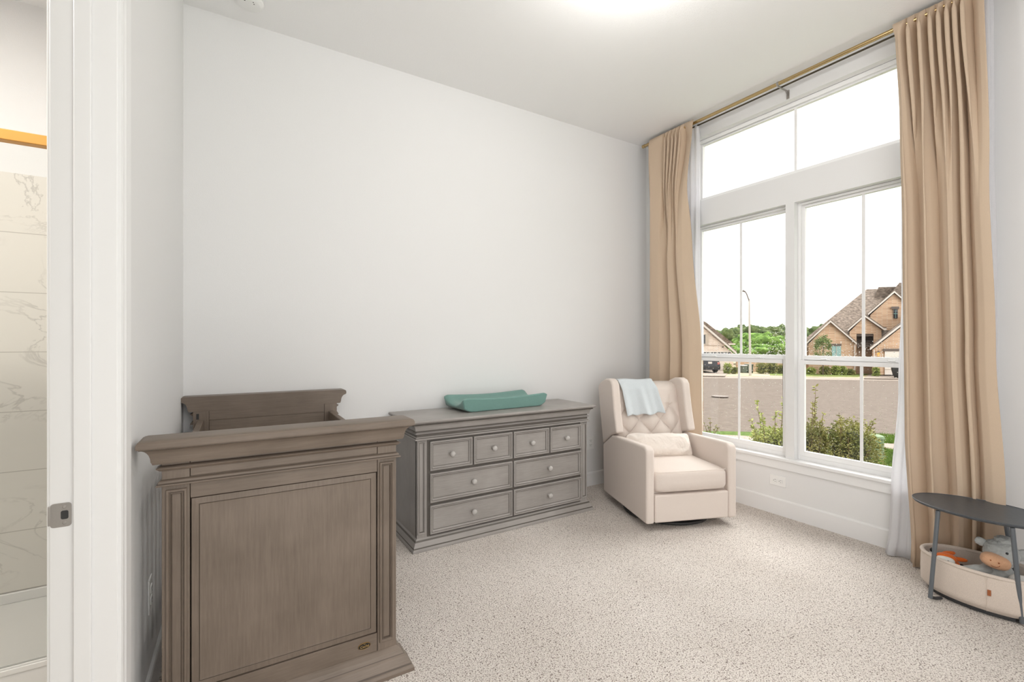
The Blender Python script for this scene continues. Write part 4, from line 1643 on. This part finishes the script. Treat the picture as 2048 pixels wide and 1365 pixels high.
# big gable
gable(hs, [(1741, 700), (1741, 630), (1789, 587), (1850, 640), (1850, 700)], [(1736, 627), (1789, 581.5), (1856, 640)], 44.2, 5, M['brick'], roof_back=6)
w2 = part(hs, 'window', rect(1787, 1795.5, 619, 637), 44.1, .08, M['dark_glass'])
part(w2, 'window_header', rect(1783, 1798.5, 613.5, 618.5), 43.95, .2, M['dark_trim'])
part(w2, 'mullion', rect(1787, 1795.5, 627.3, 628.3), 44.05, .04, M['house_glass'])
part(w2, 'mullion', rect(1790.9, 1791.7, 619, 637), 44.05, .04, M['house_glass'])
# garage gable
gable(hs, [(1745, 750), (1745, 700), (1800, 657), (1842, 626), (1938, 700), (1938, 750)], [(1740, 696), (1801, 649), (1842, 618), (1943, 696)], 40.0, 5, M['brick'], rw=5, roof_back=6)
gd = part(hs, 'garage_door', rect(1769.5, 1870, 703, 750), 39.9, .1, M['garage'])
for yy in (714.5, 726.5, 738.5):
    part(gd, 'door_groove', rect(1769.5, 1870, yy, yy + .6), 39.86, .05, M['shutter'])
part(hs, 'garage_header', rect(1766.5, 1872, 698, 703), 39.85, .2, M['dark_trim'])
for (x, y0_) in ((1709.5, 690), (1748.5, 700)):
    part(hs, 'downspout', rect(x - 1, x + 1, y0_, 749), 39.7 if x > 1740 else 41.3, .12, M['fascia'])
ln = MB()
pc = P(1757, 709, 39.7)
ln.lathe([(.0001, .32), (.10, .22), (.14, .20), (.14, .16)], pc, n=8)
ln.box(pc.x - .02, pc.x + .02, pc.y - .02, pc.y + .30, pc.z + .16, pc.z + .20)
l1 = ln.build('wall_lantern', M['dark_trim'], hs)
MB().lathe([(.06, -.16), (.11, .16)], pc, n=8).build('lantern_glass', mat_emit('warm_lantern', (1, .55, .12), 1.0), l1)

# pale brick house on the left
HDIR[0] = None
h2 = empty('house', (0, 0, 0), 0, 'pale cream brick house with a steep gable at the left edge of the window view', 'house')
part(h2, 'roof', [(1290, 640), (1380, 628), (1412, 645), (1470, 690), (1290, 690)], 49.6, 8, M['shingle'])
part(h2, 'fascia', rect(1455, 1471, 687.5, 690), 49.5, .2, M['fascia'])
gable(h2, [(1290, 750), (1290, 690), (1366, 622), (1467, 708), (1467, 750)], [(1284, 690), (1366, 613), (1473, 704)], 45.2, 5, M['brick_white'], rw=5, roof_back=.6)
w3 = part(h2, 'window', rect(1396, 1411, 670, 688), 45.1, .1, M['dark_glass'])
part(w3, 'shutter', rect(1411, 1417, 668.5, 690), 45.05, .1, M['shutter'])
part(h2, 'brick_ledge', rect(1290, 1460, 689.5, 691), 45.1, .08, M['brick_white'])
part(h2, 'security_light', rect(1445, 1447, 693, 696), 45.0, .1, M['dark_trim'])
g2 = part(h2, 'garage_door', rect(1340, 1459, 703, 749), 45.12, .06, M['garage'])
for x in range(1344, 1457, 7):
    part(g2, 'door_pane', rect(x, x + 5.4, 705, 709), 45.08, .04, M['dark_glass'])

# dark car in the driveway
cr = empty('car', FG(1420, 40.2, .14), -YAW, 'dark car parked in the driveway of the pale brick house', 'car')
sc_ = 1.45
def CX(mb): return mb.xf(Matrix.Scale(sc_, 4))
CX(MB().prism([(-.62, .18), (-.62, .50), (-.55, .72), (-.50, .95), (-.42, 1.04), (.42, 1.04), (.50, .95), (.55, .72), (.62, .50), (.62, .18)], 'y', 0, 3.1)).build('car_body', M['car'], cr, bevel=.05, seg=3)
CX(MB().prism([(-.44, .74), (-.38, .97), (.38, .97), (.44, .74)], 'y', -.02, .02)).build('rear_window', M['dark_glass'], cr)
CX(MB().box(-.11, .11, -.03, .01, .54, .66)).build('number_plate', M['fascia'], cr)
for s in (-1, 1):
    CX(MB().box(s * .50 - .06, s * .50 + .06, -.03, .02, .50, .64)).build('tail_light', mat_plain('tail_light', (.4, .12, .10), .3), cr)
    for yy in (.5, 2.5):
        CX(MB().lathe([(.20, s * .62), (.22, s * .58), (.22, s * .44), (.20, s * .42)], (0, yy, .22), 'x', 20)).build('wheel', M['car_black'], cr)
CX(MB().box(-.60, .60, -.06, .05, .26, .40)).build('bumper', M['car_black'], cr, bevel=.02)

# dark urn-shaped planter by the garage
cb = empty('planter', FG(1798, 37.4, .14), 0, 'large dark planter standing on the driveway at the right edge of the window', 'planter')
MB().lathe([(.28, 0), (.40, .25), (.50, .70), (.50, .98), (.44, 1.02), (.40, .98), (.0001, .95)], n=28).build('planter_pot', M['car_black'], cb, smooth=True)

# street lamp
lp = empty('street_lamp', FG(1500.5, 38, .1), -YAW, 'tall pale street lamp with a curved arm beyond the street', 'street lamp')
k = 38 / FPX
def lz(py): return EYE + (Y0PX - py) * k - lp.location.z
def lx(px): return (px - 1500.5) * k
MB().tube([(0, 0, 0), (lx(1500), 0, lz(700)), (lx(1498.8), 0, lz(640)), (lx(1498.5), 0, lz(598))], [.10, .09, .07, .05], 12).build('pole', M['pole'], lp, smooth=True)
MB().tube([(lx(1498.5), 0, lz(604)), (lx(1497.5), 0, lz(600)), (lx(1493.5), 0, lz(589)), (lx(1491), 0, lz(584.5)), (lx(1488), 0, lz(583.5)), (lx(1486), 0, lz(583.3))], .042, 8).build('arm', M['bark'], lp, smooth=True)
hd_ = MB().prism([(lx(1484), lz(583.8)), (lx(1484.3), lz(582.6)), (lx(1488), lz(582.0)), (lx(1490), lz(583.6))], 'y', -.12, .12).build('lamp_head', M['bark'], lp)
MB().lathe([(.05, 0), (.05, .08)], (lx(1486.5), 0, lz(582.3)), n=8).build('photocell', M['bark'], hd_)


# trees, hedges ---------------------------------------------------------
def blob_crown(seed, rx, ry, rz, n=26, jag=.35, sub=2):
    r = random.Random(seed)
    bm = bmesh.new()
    for i in range(n):
        while True:
            d = Vector((r.uniform(-1, 1), r.uniform(-1, 1), r.uniform(-1, 1)))
            if .01 < d.length < 1: break
        d = d * .78 if i else Vector((0, 0, 0))
        s = r.uniform(.22, .40) if i else .72
        off = Vector((r.random() * 50, r.random() * 50, 0))
        res = bmesh.ops.create_icosphere(bm, subdivisions=sub, radius=1)
        for v in res['verts']:
            q = v.co.copy()
            kk = 1 + jag * noise.noise(q * 2.2 + off) + jag * .6 * noise.noise(q * 6 + off)
            q = q * kk * s + d
            v.co = Vector((q.x * rx, q.y * ry, q.z * rz))
    return bm


def tree(loc, rx, rz, crown_z, mat, label, group, seed, n=26, sub=2, trunk=.25):
    root = empty('tree', loc, 0, label, 'tree', group)
    bm = blob_crown(seed, rx, rx, rz, n, sub=sub)
    me = bpy.data.meshes.new('crown')
    bm.to_mesh(me)
    bm.free()
    me.materials.append(mat)
    for p in me.polygons: p.use_smooth = True
    o = bpy.data.objects.new('crown', me)
    o.location = (0, 0, crown_z)
    o.parent = root
    C.objects.link(o)
    MB().tube([(0, 0, 0), (0, 0, crown_z)], [trunk, trunk * .6], 8).build('trunk', M['bark'], root)
    return root


rt = random.Random(4)
gz = -1.6
for i, px in enumerate(range(1375, 1650, 21)):
    row = i % 2
    t = 92 + 10 * row + rt.uniform(-2, 2)
    top = {0: 656, 1: 650}[row] + (6 if px < 1440 else 0) + rt.uniform(-2, 2)
    zt = EYE + (Y0PX - top) * t / FPX
    base = P(px, 700, t)
    base.z = gz + .6
    tree(base, rt.uniform(2.7, 3.4), (zt - base.z) * .52, (zt - base.z) * .50, M['tree_dark'], 'dark green tree in the wooded hillside beyond the houses', 'wooded hillside trees', 100 + i, 34, 3)
for i, (px, top, t, rr) in enumerate([(1476, 690, 60, 1.5), (1508, 661, 62, 2.6), (1532, 668, 58, 2.1), (1551, 672, 63, 2.2), (1520, 690, 54, 2.0), (1489, 676, 64, 1.9)]):
    zt = EYE + (Y0PX - top) * t / FPX
    base = P(px, 700, t)
    base.z = gz + .3
    tree(base, rr, (zt - base.z) * .5, (zt - base.z) * .52, M['tree_green'], 'bright green leafy tree in front of the dark hillside', 'bright green trees behind the lamp', 200 + i, 40, 3)


def leaves(seed, n, shape, size, flat=.4):
    """shape(r) -> (point, outward)"""
    r = random.Random(seed)
    mb = MB()
    for _ in range(n):
        p, d = shape(r)
        a = Vector((r.gauss(0, 1), r.gauss(0, 1), r.gauss(0, .7))) + d * .8
        a.normalize()
        b = a.cross(Vector((r.gauss(0, 1), r.gauss(0, 1), r.gauss(0, 1)))).normalized()
        L = size * r.uniform(.6, 1.2)
        W = L * .24
        c = a.cross(b) * L * .08
        mb.add([p, p + a * L * .45 + b * W + c, p + a * L, p + a * L * .45 - b * W + c], [(0, 1, 2, 3)])
    return mb


def ellipsoid_shape(rx, ry, z0, z1, bump_s=0.18, seed=0):
    def f(r):
        while True:
            d = Vector((r.gauss(0, 1), r.gauss(0, 1), r.gauss(0, 1)))
            if d.length > .1: break
        d.normalize()
        q = r.uniform(.72, 1.0) * (1 + bump_s * noise.noise(d * 2.5 + Vector((seed, 0, 0))))
        zc, hz = (z0 + z1) / 2, (z1 - z0) / 2
        dz = math.copysign(abs(d.z) ** .6, d.z)
        return Vector((d.x * rx * q, d.y * ry * q, zc + dz * hz * q)), d
    return f


def sprig(r, base, top, n, spread=.035):
    pts = []
    for _ in range(n):
        k = r.uniform(.25, 1)
        p = base.lerp(top, k)
        pts.append(p)
    return pts


def shrub(name, px, t, wid_px, top_py, mat, label, seed, n, size, sprigs=(), ry=None, cat='shrub', group=None, ground=None, core=True):
    base = P(px, 700, t)
    base.z = NG if ground is None else ground
    zt = EYE + (Y0PX - top_py) * t / FPX - base.z
    rx = wid_px / 2 * t / FPX
    root = empty(name, base, -YAW, label, cat, group)
    mb = leaves(seed, n, ellipsoid_shape(rx, ry or rx * .8, .02, zt, seed=seed), size)
    r = random.Random(seed + 50)
    tw = MB()
    for _ in range(9):
        a = r.uniform(0, 2 * pi)
        tw.tube([(0, 0, 0), (cos(a) * rx * .4, sin(a) * rx * .4, zt * .5), (cos(a) * rx * .7, sin(a) * rx * .6, zt * .85)], [.012, .008, .004], 5)
    for (sx, sy) in sprigs:
        tip = Vector(((sx - px) * t / FPX, r.uniform(-.15, .15), EYE + (Y0PX - sy) * t / FPX - base.z))
        foot = Vector((tip.x * .55 - .05, tip.y * .5, zt * .60))
        mid = foot.lerp(tip, .55) + Vector((.02, 0, .02))
        tw.tube([foot, mid, tip], [.006, .004, .002], 5)
        def sh(rr, foot=foot, mid=mid, tip=tip):
            k = rr.uniform(.2, 1.02)
            p = foot.lerp(mid, k * 1.8) if k < .55 else mid.lerp(tip, (k - .55) / .45)
            d = Vector((rr.gauss(0, 1), rr.gauss(0, 1), .9)).normalized()
            return p, d
        s2 = leaves(seed + int(sx), 46, sh, size * 1.25)
        mb.add(s2.v, s2.f)
    mb.build('foliage', mat, root, fixn=False, merge=False)
    tw.build('stems', M['twig'], root, merge=False)
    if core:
        MB().superq((0, 0, zt * .46), rx * .68, (ry or rx * .8) * .68, zt * .44, nu=16, nv=10).build('shade_core', mat_plain('shrub_shade', (.045, .05, .022), .95), root)  # solid dark core, painted as the shade inside the foliage
    return root


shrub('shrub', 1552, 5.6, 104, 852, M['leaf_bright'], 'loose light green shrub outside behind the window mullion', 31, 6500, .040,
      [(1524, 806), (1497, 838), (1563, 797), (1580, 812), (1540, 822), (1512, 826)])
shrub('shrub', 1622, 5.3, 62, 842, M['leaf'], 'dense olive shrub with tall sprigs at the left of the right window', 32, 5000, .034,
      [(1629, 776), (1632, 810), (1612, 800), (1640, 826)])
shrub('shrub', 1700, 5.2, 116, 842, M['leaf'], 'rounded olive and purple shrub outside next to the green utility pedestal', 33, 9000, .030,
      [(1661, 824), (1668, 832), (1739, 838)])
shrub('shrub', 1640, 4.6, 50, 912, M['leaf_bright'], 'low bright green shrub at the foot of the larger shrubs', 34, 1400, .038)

# bare twiggy plant near the left edge
tp = empty('twiggy_plant', P(1424, 700, 5.2), -YAW, 'thin almost leafless twigs outside the lower left window corner', 'plant')
tp.location.z = NG
k = 5.2 / FPX
zz = lambda py: EYE + (Y0PX - py) * k - NG
mb = MB()
lv = []
for (x, y) in ((1408, 847), (1416, 853), (1420, 838), (1432, 851), (1437, 856), (1412, 862)):
    tip = Vector(((x - 1424) * k, 0, zz(y)))
    mid = Vector(((x - 1424) * k * .45, .01, zz(868)))
    mb.tube([(0, 0, 0), (0, 0, zz(900)), mid, tip], [.006, .005, .004, .0022], 5)
    lv += [tip, tip.lerp(mid, .3), tip.lerp(mid, .6)]
mb.build('twigs', M['twig'], tp)
rr_ = random.Random(3)
mb = MB()
for p in lv:
    s2 = leaves(rr_.randrange(999), 6, lambda r, p=p: (p, Vector((r.gauss(0, 1), r.gauss(0, 1), .6)).normalized()), .022)
    mb.add(s2.v, s2.f)
mb.build('small_leaves', M['leaf'], tp, merge=False, fixn=False)

# utility pedestal
up = on_ground(1748, 919)
up_ = empty('utility_pedestal', up, 0, 'pale green cylindrical utility pedestal standing in the grass', 'utility pedestal')
MB().lathe([(.132, 0), (.132, .345), (.140, .350), (.140, .375), (.128, .395), (.09, .408), (.0001, .412)], n=36).build('pedestal_cover', M['pedestal'], up_, smooth=True)

# planting in front of the far houses
for i, (px, py_top, wid, t, m_) in enumerate([(1455, 728, 14, 40, 'leaf_bright'), (1469, 736, 12, 40, 'leaf'), (1524, 727, 22, 41, 'leaf'), (1544, 724, 20, 41, 'leaf'), (1561, 731, 14, 41, 'leaf'),
                                           (1622, 737, 16, 40.4, 'leaf_bright'), (1650, 734, 18, 40.4, 'leaf'), (1672, 733, 16, 40.4, 'leaf_bright'), (1686, 734, 12, 40.4, 'leaf_bright'), (1700, 740, 16, 40.4, 'leaf'), (1752, 736, 10, 39.2, 'leaf_bright')]):
    g = FG(px, t).z + .10
    side = 'in front of the brick house' if px > 1600 else 'in front of the brick garden wall behind the street lamp'
    labs = {1455: 'light green shrub beside the pale brick garage', 1469: 'low dark shrub left of the dark bins', 1524: 'dark shrub just right of the street lamp', 1544: 'tallest dark shrub before the orange garden wall', 1561: 'small shrub at the right end of the garden wall',
            1622: 'yellow-green shrub near the left corner of the brick house', 1650: 'dark low shrub under the small tree', 1672: 'yellow-green shrub below the teal window', 1686: 'small bright shrub right of the teal window', 1700: 'low dark shrub beside the porch opening', 1752: 'small potted yellow shrub by the lantern wall'}
    shrub('far_shrub', px, t, wid, py_top, M[m_], labs[px], 300 + i, 700, .16, ground=g, group='shrubs across the street')
tq = FG(1646, 40.2, .12)
tr_ = empty('small_tree', tq, 0, 'small young green tree in front of the brick house gable', 'tree')
mb = leaves(77, 2600, ellipsoid_shape(.62, .6, .9, 3.25, .3, 5), .15)
mb.build('crown', mat_noise2('young_tree_leaf', (.09, .13, .05), (.24, .30, .12), 2.0), tr_, merge=False, fixn=False)
MB().tube([(0, 0, 0), (0, 0, 1.6), (.05, 0, 2.6)], [.05, .04, .02], 8).build('trunk', M['bark'], tr_)
gw = px_prism(MB(), rect(1474, 1574, 722, 749), 43.6, .25).build('garden_wall', M['brick'])
tag(gw, 'low orange brick garden wall between the two houses', 'wall')
for i, (x0, x1, yt, lab) in enumerate(((1485, 1495, 731, 'dark wheeled bin left of the street lamp pole'), (1495.5, 1507, 729, 'dark wheeled bin behind the street lamp pole'))):
    b_ = empty('wheeled_bin', FG((x0 + x1) / 2, 41.5, .1), -YAW, lab, 'bin')
    hw = (x1 - x0) / 2 * 41.5 / FPX
    hh = EYE + (Y0PX - yt) * 41.5 / FPX - b_.location.z
    MB().prism([(-hw * .85, 0), (hw * .85, 0), (hw, hh * .9), (-hw, hh * .9)], 'y', 0, .6).build('bin_body', M['bin'], b_, bevel=.02)
    MB().box(-hw * 1.05, hw * 1.05, -.03, .63, hh * .9, hh).build('lid', M['fascia'] if i == 0 else M['bin'], b_, bevel=.02)

# grass blades by the window
def blades(name, region, n, seed):
    r = random.Random(seed)
    mb = MB()
    a, b, c, d = region
    for _ in range(n):
        u, v = r.random(), r.random()
        p = a.lerp(b, u).lerp(d.lerp(c, u), v)
        h = r.uniform(.03, .07)
        an = r.uniform(0, 2 * pi)
        wv = Vector((cos(an), sin(an), 0)) * .004
        tip = Vector((r.gauss(0, .02), r.gauss(0, .02), h))
        mb.add([p - wv, p + wv, p + tip], [(0, 1, 2)])
    o = mb.build(name, mat_noise2(name + '_blades', (.06, .11, .02), (.19, .28, .06), 9.0), merge=False, fixn=False)
    return tag(o, 'short mown lawn grass outside the window', 'grass', kind='stuff')


blades('grass', [on_ground(1690, 945), on_ground(1830, 955), edge(sw_b, 1830), edge(sw_b, 1690)], 16000, 1)
blades('grass', [edge(sw_a, 1690), edge(sw_a, 1830), edge(st_near, 1830), edge(st_near, 1690)], 6000, 2)
